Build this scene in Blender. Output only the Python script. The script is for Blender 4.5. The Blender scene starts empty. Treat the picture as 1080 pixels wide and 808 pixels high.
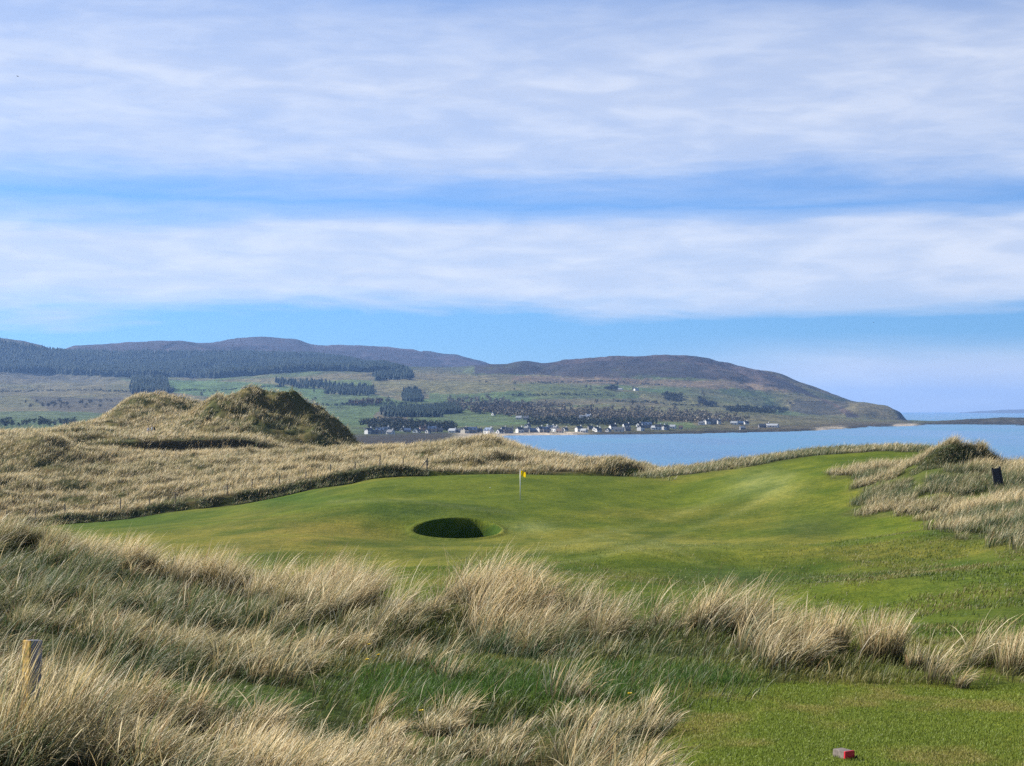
import bpy, bmesh, math, random
import numpy as np
from mathutils import Vector, Matrix

SC = bpy.context.scene
COL = SC.collection
R = math.radians
rng = np.random.default_rng(7)
random.seed(7)

# ------------------------------------------------------------------ camera, sky, sun, exposure
F, CX, HY, PW, PH = 1800.0, 540.0, 433.5, 1080.0, 808.0      # focal length in photo pixels, horizon row
cam_d = bpy.data.cameras.new('camera')
cam = bpy.data.objects.new('camera', cam_d); COL.objects.link(cam)
cam_d.sensor_width = 36.0
cam_d.lens = 36.0 * F / PW
cam_d.shift_y = (HY - PH / 2) / PW
cam_d.clip_start = 0.1; cam_d.clip_end = 120000
cam.location = (0, 0, 0); cam.rotation_euler = (R(90), 0, 0)
SC.camera = cam

SUN_EL, SUN_LEFT = 32.0, 62.0          # degrees above the horizon; degrees to the left of the view axis
sv = Vector((-math.sin(R(SUN_LEFT)) * math.cos(R(SUN_EL)), math.cos(R(SUN_LEFT)) * math.cos(R(SUN_EL)), math.sin(R(SUN_EL))))
sun_d = bpy.data.lights.new('sun', 'SUN'); sun_d.energy = 5.0; sun_d.angle = R(0.5); sun_d.color = (1.0, 0.945, 0.86)
sun = bpy.data.objects.new('sun', sun_d); COL.objects.link(sun)
sun.rotation_euler = sv.to_track_quat('Z', 'Y').to_euler()
sun.location = sv * 200

SC.view_settings.view_transform = 'Standard'
SC.view_settings.look = 'None'
SC.view_settings.exposure = 1.12
SC.view_settings.gamma = 1.0
SC.view_settings.use_curve_mapping = False
cy = SC.cycles
cy.use_denoising = False; cy.use_adaptive_sampling = False
cy.max_bounces = 6; cy.diffuse_bounces = 2; cy.glossy_bounces = 2; cy.transmission_bounces = 4
cy.transparent_max_bounces = 8; cy.volume_bounces = 0
SC.render.film_transparent = False


class NT:
    """small node-tree writer"""
    def __init__(s, tree):
        s.t = tree; s.n = tree.nodes; s.l = tree.links; s.n.clear()

    def new(s, typ, **kw):
        nd = s.n.new(typ)
        ins = kw.pop('ins', {})
        for k, v in kw.items(): setattr(nd, k, v)
        for k, v in ins.items(): s.put(nd.inputs[k], v)
        return nd

    def put(s, sock, v):
        if isinstance(v, bpy.types.NodeSocket): s.l.new(v, sock)
        elif isinstance(v, bpy.types.Node): s.l.new(v.outputs[0], sock)
        elif v is not None:
            if sock.type == 'RGBA' and hasattr(v, '__len__') and len(v) == 3: v = (*v, 1)
            sock.default_value = v

    def math(s, op, a, b=None, clamp=False):
        nd = s.new('ShaderNodeMath', operation=op, use_clamp=clamp)
        s.put(nd.inputs[0], a)
        if b is not None: s.put(nd.inputs[1], b)
        return nd.outputs[0]

    def mix(s, fac, a, b, blend='MIX'):
        nd = s.new('ShaderNodeMix', data_type='RGBA', blend_type=blend)
        s.put(nd.inputs[0], fac); s.put(nd.inputs[6], a); s.put(nd.inputs[7], b)
        return nd.outputs[2]

    def ramp(s, fac, stops, interp='LINEAR'):
        nd = s.new('ShaderNodeValToRGB'); cr = nd.color_ramp; cr.interpolation = interp
        s.put(nd.inputs[0], fac)
        while len(cr.elements) < len(stops): cr.elements.new(0.5)
        for e, (p, c) in zip(cr.elements, stops):
            e.position = p
            e.color = (c, c, c, 1) if isinstance(c, (int, float)) else (*c, 1)
        return nd.outputs[0]

    def mrange(s, v, a, b, c=0.0, d=1.0, typ='SMOOTHSTEP'):
        nd = s.new('ShaderNodeMapRange', interpolation_type=typ)
        s.put(nd.inputs[0], v)
        for i, q in enumerate((a, b, c, d)): nd.inputs[i + 1].default_value = q
        return nd.outputs[0]

    def noise(s, vec, scale, detail=4, rough=0.55, dist=0.0):
        nd = s.new('ShaderNodeTexNoise')
        s.put(nd.inputs['Vector'], vec)
        nd.inputs['Scale'].default_value = scale; nd.inputs['Detail'].default_value = detail
        nd.inputs['Roughness'].default_value = rough; nd.inputs['Distortion'].default_value = dist
        return nd.outputs[0]

    def mapping(s, vec, scale=(1, 1, 1), loc=(0, 0, 0), rot=(0, 0, 0)):
        nd = s.new('ShaderNodeMapping')
        s.put(nd.inputs[0], vec); nd.inputs['Scale'].default_value = scale
        nd.inputs['Location'].default_value = loc; nd.inputs['Rotation'].default_value = rot
        return nd.outputs[0]


world = bpy.data.worlds.new('World'); SC.world = world; world.use_nodes = True
w = NT(world.node_tree)
sky = w.new('ShaderNodeTexSky', sky_type='NISHITA', sun_disc=False)
sky.sun_elevation = R(SUN_EL); sky.sun_rotation = R(-SUN_LEFT)
sky.altitude = 300; sky.air_density = 1.0; sky.dust_density = 0.2; sky.ozone_density = 2.0
dirv = w.new('ShaderNodeTexCoord').outputs['Generated']
sep = w.new('ShaderNodeSeparateXYZ', ins={0: dirv})
dx, dz = sep.outputs[0], sep.outputs[2]
n_big = w.noise(w.mapping(dirv, (3.0, 3.0, 26.0), (1.3, 0.2, 0)), 1.0, 5, 0.55, 0.3)
n_mid = w.noise(w.mapping(dirv, (6.0, 6.0, 48.0), (4.1, 2.7, 3.0), (0, R(3), 0)), 1.0, 6, 0.62, 0.5)
n_fine = w.noise(w.mapping(dirv, (20.0, 20.0, 95.0), (0.4, 5.0, 1.0), (0, R(-7), 0)), 1.0, 6, 0.55, 0.35)
P_OF = lambda y: (HY - y) / 1800.0 / 0.333          # photo row -> ramp position
pos = w.math('DIVIDE', dz, 0.333)
warp = w.math('ADD', w.math('MULTIPLY', w.math('SUBTRACT', n_big, 0.5), 0.16), w.math('MULTIPLY', w.math('SUBTRACT', n_mid, 0.5), 0.10))
posw = w.math('ADD', pos, warp)
dens = w.ramp(posw, [(0.0, 0.0), (P_OF(340), 0.0), (P_OF(320), 0.60), (P_OF(300), 0.80), (P_OF(255), 0.80), (P_OF(240), 0.42),
                     (P_OF(218), 0.11), (P_OF(198), 0.26), (P_OF(172), 0.64), (P_OF(90), 0.74), (P_OF(40), 0.54), (P_OF(8), 0.28), (P_OF(-20), 0.28), (0.88, 0.10), (1.0, 0.12)])
streak = w.math('ADD', w.math('MULTIPLY', w.math('SUBTRACT', n_mid, 0.5), 0.52), w.math('MULTIPLY', w.math('SUBTRACT', n_fine, 0.5), 0.42))
dens = w.math('ADD', dens, w.math('MULTIPLY', streak, w.math('ADD', w.math('MULTIPLY', dens, 0.75), 0.12)), clamp=True)
# pale bank of cloud low over the sea on the right, and the small cloud above it
low = w.math('MULTIPLY', w.mrange(w.math('ADD', dx, w.math('MULTIPLY', w.math('SUBTRACT', n_mid, 0.5), 0.10)), 0.04, 0.20),
             w.mrange(w.math('ADD', dz, w.math('MULTIPLY', w.math('SUBTRACT', n_mid, 0.5), 0.012)), 0.046, 0.022))
low = w.math('MULTIPLY', low, 0.85)
dens = w.math('MAXIMUM', dens, low)
tint = w.ramp(pos, [(0.0, (0.45, 0.78, 1.18)), (0.12, (0.34, 0.69, 1.29)), (0.35, (0.36, 0.71, 1.27)), (0.75, (0.43, 0.74, 1.18)), (1.0, (0.75, 0.88, 1.0))])
clear = w.mix(1.0, sky.outputs[0], tint, 'MULTIPLY')
cloud = w.mix(w.mrange(n_fine, .35, .7), (6.7, 7.2, 8.4), (7.8, 8.15, 9.0))
skycol = w.mix(dens, clear, cloud)
bg = w.new('ShaderNodeBackground', ins={'Color': skycol, 'Strength': 0.050})
w.new('ShaderNodeOutputWorld', ins={'Surface': bg.outputs[0]})


# ------------------------------------------------------------------ helpers
def vnoise(x, y, seed=0):
    xi = np.floor(x).astype(np.int64); yi = np.floor(y).astype(np.int64)
    fx = x - xi; fy = y - yi
    fx = fx * fx * fx * (fx * (fx * 6 - 15) + 10); fy = fy * fy * fy * (fy * (fy * 6 - 15) + 10)

    def h(a, b):
        n = (a * 374761393 + b * 668265263 + seed * 2147483647) & 0xFFFFFFFF
        n = ((n ^ (n >> 13)) * 1274126177) & 0xFFFFFFFF
        n = n ^ (n >> 16)
        return (n & 0xFFFF) / 65535.0
    a, b, c, d = h(xi, yi), h(xi + 1, yi), h(xi, yi + 1), h(xi + 1, yi + 1)
    return (a + (b - a) * fx) * (1 - fy) + (c + (d - c) * fx) * fy


def fbm(x, y, octs=4, seed=0, rough=0.5):
    t = 0; amp = 1.0; tot = 0
    for o in range(octs):
        t = t + vnoise(x * 2 ** o + 17.3 * o, y * 2 ** o - 9.1 * o, seed + o) * amp
        tot += amp; amp *= rough
    return t / tot


def sstep(a, b, v):
    t = np.clip((v - a) / (b - a), 0, 1)
    return t * t * (3 - 2 * t)


def pchip_slopes(xk, yk):
    """xk (n,), yk (..., n) -> monotone slopes"""
    h = np.diff(xk); d = np.diff(yk, axis=-1) / h
    m = np.zeros_like(yk)
    w1 = 2 * h[1:] + h[:-1]; w2 = h[1:] + 2 * h[:-1]
    s = d[..., :-1] * d[..., 1:] > 0
    with np.errstate(divide='ignore', invalid='ignore'):
        hm = (w1 + w2) / (w1 / d[..., :-1] + w2 / d[..., 1:])
    m[..., 1:-1] = np.where(s, hm, 0)
    m[..., 0] = d[..., 0]; m[..., -1] = d[..., -1]
    return m


def pchip(xk, yk, x):
    """yk (n,) at x (...), or yk (N, n) at x (q,) -> (N, q)"""
    xk = np.asarray(xk, float); yk = np.asarray(yk, float)
    m = pchip_slopes(xk, yk)
    x = np.clip(x, xk[0], xk[-1])
    i = np.clip(np.searchsorted(xk, x, side='right') - 1, 0, len(xk) - 2)
    h = xk[i + 1] - xk[i]; t = (x - xk[i]) / h
    y0, y1, m0, m1 = yk[..., i], yk[..., i + 1], m[..., i], m[..., i + 1]
    return ((2 * t**3 - 3 * t**2 + 1) * y0 + (t**3 - 2 * t**2 + t) * h * m0 + (-2 * t**3 + 3 * t**2) * y1 + (t**3 - t**2) * h * m1)


def grid_lookup(G, x0, dx_, y0, dy_, x, y):
    fx = np.clip((x - x0) / dx_, 0, G.shape[0] - 1.001); fy = np.clip((y - y0) / dy_, 0, G.shape[1] - 1.001)
    i = fx.astype(int); j = fy.astype(int); fx = fx - i; fy = fy - j
    return (G[i, j] * (1 - fx) + G[i + 1, j] * fx) * (1 - fy) + (G[i, j + 1] * (1 - fx) + G[i + 1, j + 1] * fx) * fy


def in_poly(px, py, poly):
    px = np.asarray(px); py = np.asarray(py)
    c = np.zeros(px.shape, bool)
    n = len(poly)
    for i in range(n):
        x1, y1 = poly[i]; x2, y2 = poly[(i + 1) % n]
        if y1 == y2: continue
        k = ((y1 > py) != (y2 > py)) & (px < (x2 - x1) * (py - y1) / (y2 - y1) + x1)
        c ^= k
    return c


def mesh_from(name, V, loops, sizes, mat=None, colors=None, smooth=False, attr='tone'):
    """V (n,3), loops flat vertex indices, sizes face sizes"""
    me = bpy.data.meshes.new(name)
    V = np.ascontiguousarray(V, np.float32); loops = np.ascontiguousarray(loops, np.int32); sizes = np.asarray(sizes, np.int32)
    me.vertices.add(len(V)); me.vertices.foreach_set('co', V.ravel())
    me.loops.add(len(loops)); me.loops.foreach_set('vertex_index', loops)
    me.polygons.add(len(sizes))
    st = np.zeros(len(sizes), np.int32); st[1:] = np.cumsum(sizes)[:-1]
    me.polygons.foreach_set('loop_start', st); me.polygons.foreach_set('loop_total', sizes)
    if colors is not None:
        ca = me.color_attributes.new(attr, 'FLOAT_COLOR', 'POINT')
        c4 = np.ones((len(V), 4), np.float32); c4[:, :3] = colors
        ca.data.foreach_set('color', c4.ravel())
    me.update(calc_edges=True)
    if smooth: me.polygons.foreach_set('use_smooth', np.ones(len(sizes), bool))
    if mat: me.materials.append(mat)
    return me


def grid_faces(ni, nj):
    i, j = np.meshgrid(np.arange(ni - 1), np.arange(nj - 1), indexing='ij')
    a = (i * nj + j).ravel()
    return np.stack([a, a + nj, a + nj + 1, a + 1], 1).ravel(), np.full(len(a), 4)


def link(name, me, parent=None):
    o = bpy.data.objects.new(name, me); COL.objects.link(o)
    if parent is not None: o.parent = parent
    return o


def tag(o, label=None, cat=None, group=None, kind=None):
    if label: o['label'] = label
    if cat: o['category'] = cat
    if group: o['group'] = group
    if kind: o['kind'] = kind
    return o


def thing(name, label, cat, loc=(0, 0, 0), rz=0.0, group=None):
    o = bpy.data.objects.new(name, None); COL.objects.link(o)
    o.location = loc; o.rotation_euler = (0, 0, rz); o.empty_display_size = 0.2
    return tag(o, label, cat, group)


def bm_obj(name, bm, mat, parent=None, smooth=False):
    me = bpy.data.meshes.new(name)
    bmesh.ops.recalc_face_normals(bm, faces=bm.faces)
    bm.to_mesh(me); bm.free()
    if smooth:
        for p in me.polygons: p.use_smooth = True
    if mat: me.materials.append(mat)
    return link(name, me, parent)


def bm_box(bm, c, s, rot=None, bev=0.0, taper=1.0):
    r = bmesh.ops.create_cube(bm, size=1.0)
    vs = r['verts']
    for v in vs:
        k = taper if v.co.z > 0 else 1.0
        v.co = Vector((v.co.x * s[0] * k, v.co.y * s[1] * k, v.co.z * s[2]))
    if bev:
        es = list({e for v in vs for e in v.link_edges})
        rb = bmesh.ops.bevel(bm, geom=es, offset=bev, segments=2, affect='EDGES', profile=0.6)
        vs = list({v for f in rb['faces'] for v in f.verts} | {v for v in vs if v.is_valid})
    m = Matrix.Translation(Vector(c)) @ (rot.to_4x4() if rot is not None else Matrix.Identity(4))
    for v in vs: v.co = m @ v.co
    return vs


def bm_tube(bm, p, q, r0, r1=None, n=8):
    p, q = Vector(p), Vector(q); d = q - p
    m = Matrix.Translation((p + q) / 2) @ d.to_track_quat('Z', 'Y').to_matrix().to_4x4()
    bmesh.ops.create_cone(bm, cap_ends=True, segments=n, radius1=r0, radius2=r0 if r1 is None else r1, depth=d.length, matrix=m)


def at(x, y, Y):
    """photo pixel at a distance -> world point"""
    return Vector(((x - CX) / F * Y, Y, (HY - y) / F * Y))


def new_mat(name):
    m = bpy.data.materials.new(name); m.use_nodes = True
    return m, NT(m.node_tree)


def out(n, shader, disp=None):
    n.new('ShaderNodeOutputMaterial', ins={'Surface': shader})


def plain(name, col, rough=0.6, vary=0.25, scale=8.0, spec=0.4, metal=0.0):
    m, n = new_mat(name)
    tc = n.new('ShaderNodeTexCoord').outputs['Object']
    nz = n.noise(tc, scale, 5, 0.6)
    c = n.mix(n.mrange(nz, 0.3, 0.75), tuple(v * (1 - vary) for v in col), tuple(min(1, v * (1 + vary * 0.6)) for v in col))
    b = n.new('ShaderNodeBsdfPrincipled', ins={'Base Color': c, 'Roughness': rough, 'Metallic': metal, 'Specular IOR Level': spec})
    out(n, b.outputs[0])
    return m


# ------------------------------------------------------------------ course terrain: heights
SEA = -22.0
ROWS = {
    32: {-400: 640, 0: 650, 200: 660, 500: 668, 800: 690, 1000: 690, 1080: 688, 1500: 680},
    50: {-400: 632, 0: 632, 200: 632, 400: 626, 600: 624, 800: 628, 900: 622, 1000: 613, 1080: 604, 1500: 585},
    70: {-400: 600, 0: 602, 200: 600, 400: 594, 600: 592, 750: 599, 900: 590, 1000: 577, 1080: 566, 1500: 540},
    90: {-400: 582, 0: 585, 100: 582, 200: 575, 300: 571, 400: 577, 485: 578, 600: 574, 750: 573, 850: 566, 900: 561, 960: 551, 1000: 545, 1080: 532, 1500: 500},
    99: {0: 576, 100: 573, 200: 566, 300: 559, 360: 563, 430: 570, 485: 571, 560: 566, 600: 564, 750: 563, 850: 552, 900: 543, 960: 528, 1000: 518, 1080: 511, 1500: 485},
    106: {0: 570, 100: 566, 200: 559, 280: 549, 360: 545, 430: 546, 485: 547, 530: 551, 600: 555, 700: 556, 800: 547, 850: 539, 900: 527, 960: 508, 1000: 499, 1040: 499, 1080: 497, 1500: 478},
    113: {0: 567, 100: 562, 200: 554, 280: 544, 350: 533, 400: 528, 450: 530, 500: 536, 540: 541, 600: 543, 700: 544, 800: 533, 850: 522, 900: 511, 960: 494, 1000: 487, 1040: 490, 1080: 492, 1500: 475},
    125: {0: 565, 100: 559, 200: 552, 300: 542, 400: 529, 500: 528, 548: 527, 650: 529, 700: 530, 750: 524, 800: 514, 850: 503, 900: 495, 960: 491, 1000: 492, 1080: 500, 1500: 505},
    140: {0: 561, 100: 555, 200: 547, 300: 532, 350: 521, 400: 514, 450: 512, 548: 510, 650: 512, 700: 514, 760: 506, 800: 499, 850: 491, 900: 485, 960: 483, 1080: 492, 1500: 498},
    152: {0: 557, 60: 554, 100: 550, 200: 540, 300: 524, 350: 513, 400: 505.5, 450: 502, 548: 499.5, 600: 500.5, 680: 503.5, 720: 501, 760: 496, 800: 490, 850: 483, 900: 479, 960: 477, 1080: 490, 1500: 496},
    168: {0: 557, 60: 552.5, 130: 548, 180: 541, 250: 531, 300: 521, 330: 514.5, 370: 509.5, 400: 503.5, 440: 501.5, 500: 500.5, 548: 500.5, 600: 501, 660: 502, 690: 501, 740: 495, 800: 486, 850: 480, 900: 476, 950: 474, 1000: 479, 1080: 490, 1500: 494},
    169: {0: 549, 60: 545, 130: 540, 180: 532, 250: 522.5, 300: 513.5, 330: 506.5, 370: 499, 400: 494, 440: 495.5, 500: 498, 548: 499, 600: 498.5, 650: 493, 690: 499, 740: 493, 800: 484, 850: 477.5, 900: 474, 950: 472.5, 1000: 480, 1080: 490, 1500: 494},
    175: {0: 543, 60: 539, 130: 534, 180: 527, 250: 517, 330: 502, 400: 492.5, 440: 493, 500: 493.5, 548: 495.5, 600: 495.5, 650: 490, 690: 499, 740: 496, 800: 489, 850: 484, 900: 482, 950: 480, 1080: 495, 1500: 498},
    185: {-400: 500, 0: 523, 100: 516, 200: 508, 300: 496, 400: 488, 440: 487, 500: 482, 560: 488, 600: 491, 650: 494, 690: 501, 740: 503, 800: 500, 900: 495, 1080: 500},
    200: {-400: 480, 0: 500, 100: 500, 200: 494, 300: 486, 400: 480, 450: 474, 500: 467, 540: 473, 580: 484, 620: 492, 690: 505, 800: 515, 1080: 515},
    215: {-400: 460, 0: 470, 40: 462, 80: 471, 120: 478, 160: 483, 200: 484, 260: 482, 300: 481, 350: 478, 400: 475, 450: 473, 500: 473, 560: 486, 620: 497, 690: 508, 800: 520},
    228: {-400: 455, 0: 464, 40: 464, 80: 470, 120: 474, 150: 478, 200: 478, 250: 476, 290: 476, 320: 480, 350: 479, 400: 478, 500: 480, 560: 490, 690: 512, 800: 525},
    229: {-400: 455, 0: 462, 40: 463, 80: 466, 120: 466, 150: 465.5, 200: 464.5, 250: 463, 275: 467, 300: 476, 320: 480, 350: 480, 400: 479, 500: 483, 690: 513, 800: 526},
    240: {-400: 452, 0: 460, 60: 459, 100: 459, 150: 460, 180: 458, 200: 459.5, 250: 460.5, 275: 463, 300: 471, 350: 476, 400: 480, 500: 486, 690: 515, 800: 530},
    255: {-400: 452, 0: 459, 60: 457, 100: 455, 150: 456, 180: 450, 205: 440, 225: 432, 250: 428, 270: 430, 300: 440, 330: 450, 360: 465, 385: 476, 400: 481, 500: 490, 690: 518},
    266: {-400: 452, 0: 459, 60: 456, 100: 453, 150: 453, 180: 447, 205: 433, 225: 425, 240: 419, 262: 412.5, 285: 411, 310: 415, 335: 427, 360: 449, 380: 468, 400: 482, 500: 492, 690: 520},
    280: {-400: 452, 0: 459, 60: 454, 100: 446, 130: 440, 160: 438, 200: 438, 240: 430, 285: 424, 320: 438, 350: 459, 380: 482, 500: 495, 690: 522},
    300: {-400: 454, 0: 460, 50: 454, 90: 447.5, 115: 436, 135: 422, 150: 417, 165: 417, 185: 421, 210: 428, 230: 442, 285: 455, 350: 480, 400: 490, 690: 525},
    330: {-400: 470, 0: 474, 150: 458, 300: 485, 690: 527, 1080: 527},
    400: {-400: 490, 0: 490, 300: 498, 400: 506, 690: 525, 1080: 525},
    620: {-400: 489, 300: 490, 400: 500, 690: 508, 1080: 508},
    950: {-400: 472, 300: 473, 380: 477, 500: 485, 1080: 485},
}
XG0, XGD = -1500.0, 4.0
XG = XG0 + XGD * np.arange(1026)
YK = np.array(sorted(ROWS), float)
ZK = []
for Yk in YK:
    d = ROWS[int(Yk)]; xs = np.array(sorted(d), float); ys = np.array([d[int(q)] for q in xs], float)
    ZK.append((HY - pchip(xs, ys, XG)) / F * Yk)
ZK = np.array(ZK).T                                            # (x, rows)
LY0, LYN = math.log(32), 3000
LYD = (math.log(950) - LY0) / (LYN - 1)
ZG = pchip(np.log(YK), ZK, LY0 + LYD * np.arange(LYN))

CREST_X = [-600, 0, 100, 200, 300, 400, 500, 600, 700, 800, 900, 1000, 1080, 1700]
CREST_Y = [34, 27, 26, 24.5, 23, 22, 21, 20, 19.2, 18.4, 17.6, 17.0, 17.0, 17.5]
CREST_P = [540, 572, 592, 622, 640, 649, 652, 664, 673, 681, 692, 703, 700, 690]
CREST_Z = [(HY - p) / F * c for p, c in zip(CREST_P, CREST_Y)]
BK = at(484, 560, 102.4)                                        # bunker centre
BKA, BKB = 2.55, 2.9


def pxof(X, Y):
    return CX + F * X / np.maximum(Y, 8.0)


def tee_mask(X, Y):
    wob = (fbm(X * 0.9, Y * 0.9, 3, 71) - 0.5) * 1.0
    edge_l = 1.32 + 0.08 * (Y - 11.5) + wob
    t = sstep(-0.15, 0.25, X - edge_l) * sstep(0.2, -0.15, Y - (15.6 + 0.5 * wob))
    return t


def lawn_mask(X, Y):
    """short green hollow between the front tussocks and the ridge"""
    wob = (fbm(X * 0.7, Y * 0.7, 3, 72) - 0.5) * 2.2
    c1 = 1 - ((X + 0.7 + wob * .5) / 1.6) ** 2 - ((Y - 16.2 + wob * .4) / 1.7) ** 2
    c2 = 1 - ((X - 1.1) / 1.4) ** 2 - ((Y - 15.9 + wob * .4) / 2.0) ** 2
    c3 = 1 - ((X + 2.5 + wob * .4) / 1.0) ** 2 - ((Y - 15.4 + wob * .4) / 1.1) ** 2
    return np.clip(np.maximum(np.maximum(c1, c2), c3) * 1.8, 0, 1)


def marram_mask(X, Y):
    """1 where long marram grass stands"""
    px = pxof(X, Y)
    wob = (fbm(X * 0.10, Y * 0.10, 4, 31) - 0.5)
    wf = (fbm(X * 0.45, Y * 0.45, 3, 32) - 0.5)
    # fore dune
    cy_ = np.interp(px, CREST_X, CREST_Y)
    lim = cy_ + np.interp(px, [0, 200, 400, 700, 900, 1100], [4.0, 3.0, 1.6, 1.0, 0.5, 0.4])
    fore = sstep(0.3, -0.5, Y - (lim + wf * 1.2)) * (1 - np.clip(tee_mask(X, Y) * 1.6, 0, 1)) * (1 - 0.85 * lawn_mask(X, Y))
    fore = np.where(px > 800, fore * sstep(15.4, 15.9, Y), fore)
    fore = fore * np.interp(px, [690, 760, 820, 850, 885, 960, 1050, 1090, 1200], [1, .9, .75, .45, .35, .12, .25, .5, .8])
    # beyond the fence on the left
    fl = np.interp(px, [-1500, 0, 440, 470, 600, 655, 700, 1200], [168.9, 168.9, 168.9, 168.9, 168.7, 168, 172, 400])
    left = sstep(-0.5, 0.3, Y - fl + wf * 0.5)
    # strip of rough along the skyline on the right of the green
    sky_ = sstep(147, 156, Y + wob * 22 + wf * 6) * sstep(660, 700, px) * sstep(1000, 940, px)
    # right dune
    lim_r = np.interp(px, [860, 885, 920, 960, 1000, 1080, 1500], [140, 110, 98, 87, 80, 73, 56])
    right = sstep(-3, 6, Y - lim_r + wob * 30 + wf * 8) * sstep(880, 925, px + wob * 110 + wf * 30) * sstep(134, 126, Y)
    m = np.maximum(np.maximum(left, sky_), right)
    return np.where(Y < 40, fore, m)


def height(X, Y, detail=True):
    X = np.asarray(X, float); Y = np.asarray(Y, float)
    px = pxof(X, Y)
    cyy = np.interp(px, CREST_X, CREST_Y)
    cz = pchip(np.array(CREST_X, float), np.array(CREST_Z), px)
    z32 = pchip(np.array([-400., 0, 200, 500, 800, 1080, 1500]), np.array([(HY - p) / F * 32 for p in (640, 650, 660, 668, 690, 688, 680)]), px)
    near = -2.42 + 0 * X
    near = np.where(px < 800, np.interp(px, [-600, 0, 300, 500, 800], [-1.9, -2.30, -2.50, -2.55, -2.44]), near)
    near = near + 0.72 * sstep(9, 0, Y)                        # the tee rises a little towards the viewer
    f1 = near + (cz - near) * sstep(14.5, 1.0, cyy - Y + 1.0)
    f2 = cz + (z32 - cz) * sstep(0, 1, (Y - cyy) / np.maximum(32.5 - cyy, 1))
    zf = np.where(Y < cyy, f1, f2)
    zr = grid_lookup(ZG, XG0, XGD, LY0, LYD, px, np.log(np.maximum(Y, 32)))
    z = np.where(Y < 32, zf, zr)
    # knob of dune on the right
    kx, ky = (1022 - CX) / F * 111, 111
    z = z + 1.10 * np.exp(-(np.abs((X - kx) / np.where(X > kx, 1.7, 3.0)) ** 2.6 + np.abs((Y - ky) / np.where(Y < ky, 1.15, 3.5)) ** 3)) * (1 + 0.9 * (fbm(X * .55, Y * .4, 3, 91) - .5))
    z = z - .75 * sstep(250, 260, Y) * sstep(320, 300, Y) * sstep(215, 250, px) * sstep(345, 320, px)
    kx, ky = (655 - CX) / F * 171, 171
    z = z + 0.55 * np.exp(-(((X - kx) / 2.4) ** 2 + ((Y - ky) / 2.0) ** 2))
    kx, ky = (159 - CX) / F * 250, 250                         # hollow behind the track where the walkers are
    z = z - 0.95 * np.exp(-(((X - kx) / 2.6) ** 2 + ((Y - ky) / 4.0) ** 2))
    if detail:
        m = marram_mask(X, Y)
        far = sstep(60, 170, Y)
        hum = (fbm(X * 0.9, Y * 0.9, 3, 11) - 0.5) * 0.30 + (fbm(X * 0.33, Y * 0.33, 3, 12) - 0.5) * 0.35
        humf = (fbm(X * 0.14, Y * 0.14, 4, 13) - 0.5) * 1.9 + (fbm(X * 0.42, Y * 0.42, 3, 14) - 0.5) * 1.1
        mown = (fbm(X * 0.05, Y * 0.05, 3, 15) - 0.5) * 0.9 * sstep(30, 60, Y) + (fbm(X * 0.16, Y * 0.16, 3, 16) - 0.5) * (0.10 + .42 * sstep(38, 50, Y) * sstep(118, 92, Y)) * sstep(25, 50, Y)
        fade = (1 - 0.85 * sstep(275, 330, Y)) * (1 - .85 * sstep(218, 224, Y) * sstep(250, 242, Y) * sstep(90, 120, px) * sstep(330, 290, px)) * (1 + 0.9 * sstep(244, 252, Y) * sstep(200, 225, px) * sstep(395, 360, px))
        fade = fade * (1 - .8 * sstep(174, 169, Y))
        rightd = sstep(840, 900, px)
        calm = 1 - 0.75 * sstep(30, 20, np.abs(X + 5) ) * sstep(45, 20, np.abs(Y - 120))
        z = z + m * ((1 - far) * hum + far * humf * fade * (1 - 0.55 * rightd)) + (1 - m) * mown * calm * (1 - 0.6 * tee_mask(X, Y))
        # low undulations of the fairway that catch the light
        z = z + (1 - m) * sstep(34, 44, Y) * sstep(100, 80, Y) * 0.22 * np.sin(Y * 0.23 + X * 0.10 + 2.0 * fbm(X * .05, Y * .05, 2, 18))
    # pot bunker
    e = np.sqrt(((X - BK.x) / BKA) ** 2 + ((Y - BK.y) / BKB) ** 2) * (1 + 0.05 * np.sin(3 * np.arctan2(Y - BK.y, X - BK.x) + 1))
    floor = BK.z - 1.25
    z = np.where(e < 1.0, z + (floor - z) * sstep(1.0, 0.84, e), z)
    z = z + 0.10 * np.exp(-((e - 1.08) / 0.10) ** 2) * (e >= 1.0)
    return z


def lin(*c):
    return np.array(c, float)


# ------------------------------------------------------------------ ground sheet
ys = np.concatenate([np.linspace(-25, 6, 40)[:-1], np.exp(np.linspace(math.log(6 + 6), math.log(32 + 6), 240)) - 6,
                     np.exp(np.linspace(math.log(32), math.log(96), 240))[1:], np.linspace(96, 109, 110)[1:-1],
                     np.exp(np.linspace(math.log(109), math.log(167), 160)), np.linspace(167, 170.2, 22)[1:-1], np.exp(np.linspace(math.log(170.2), math.log(227), 130)), np.linspace(227, 230, 18)[1:-1], np.exp(np.linspace(math.log(230), math.log(340), 160)), np.exp(np.linspace(math.log(340), math.log(930), 40))[1:]])
ub = BK.x / (BK.y + 30)
us = np.unique(np.concatenate([np.linspace(-0.62, -0.27, 90), np.linspace(-0.27, 0.27, 480), np.linspace(0.27, 0.62, 90), np.linspace(ub - 0.026, ub + 0.026, 90)]))
UU, YY = np.meshgrid(us, ys, indexing='ij')
XX = UU * (YY + 30)
ZZ = height(XX, YY)
MM = marram_mask(XX, YY)
TT = tee_mask(XX, YY)
PX = pxof(XX, YY); PY = HY - F * ZZ / np.maximum(YY, 1)


def blob(px, py, cx, cy, rx, ry, p=1.0):
    return np.exp(-(np.abs((PX - cx) / rx) ** 2 + np.abs((PY - cy) / ry) ** 2) ** p)


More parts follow.
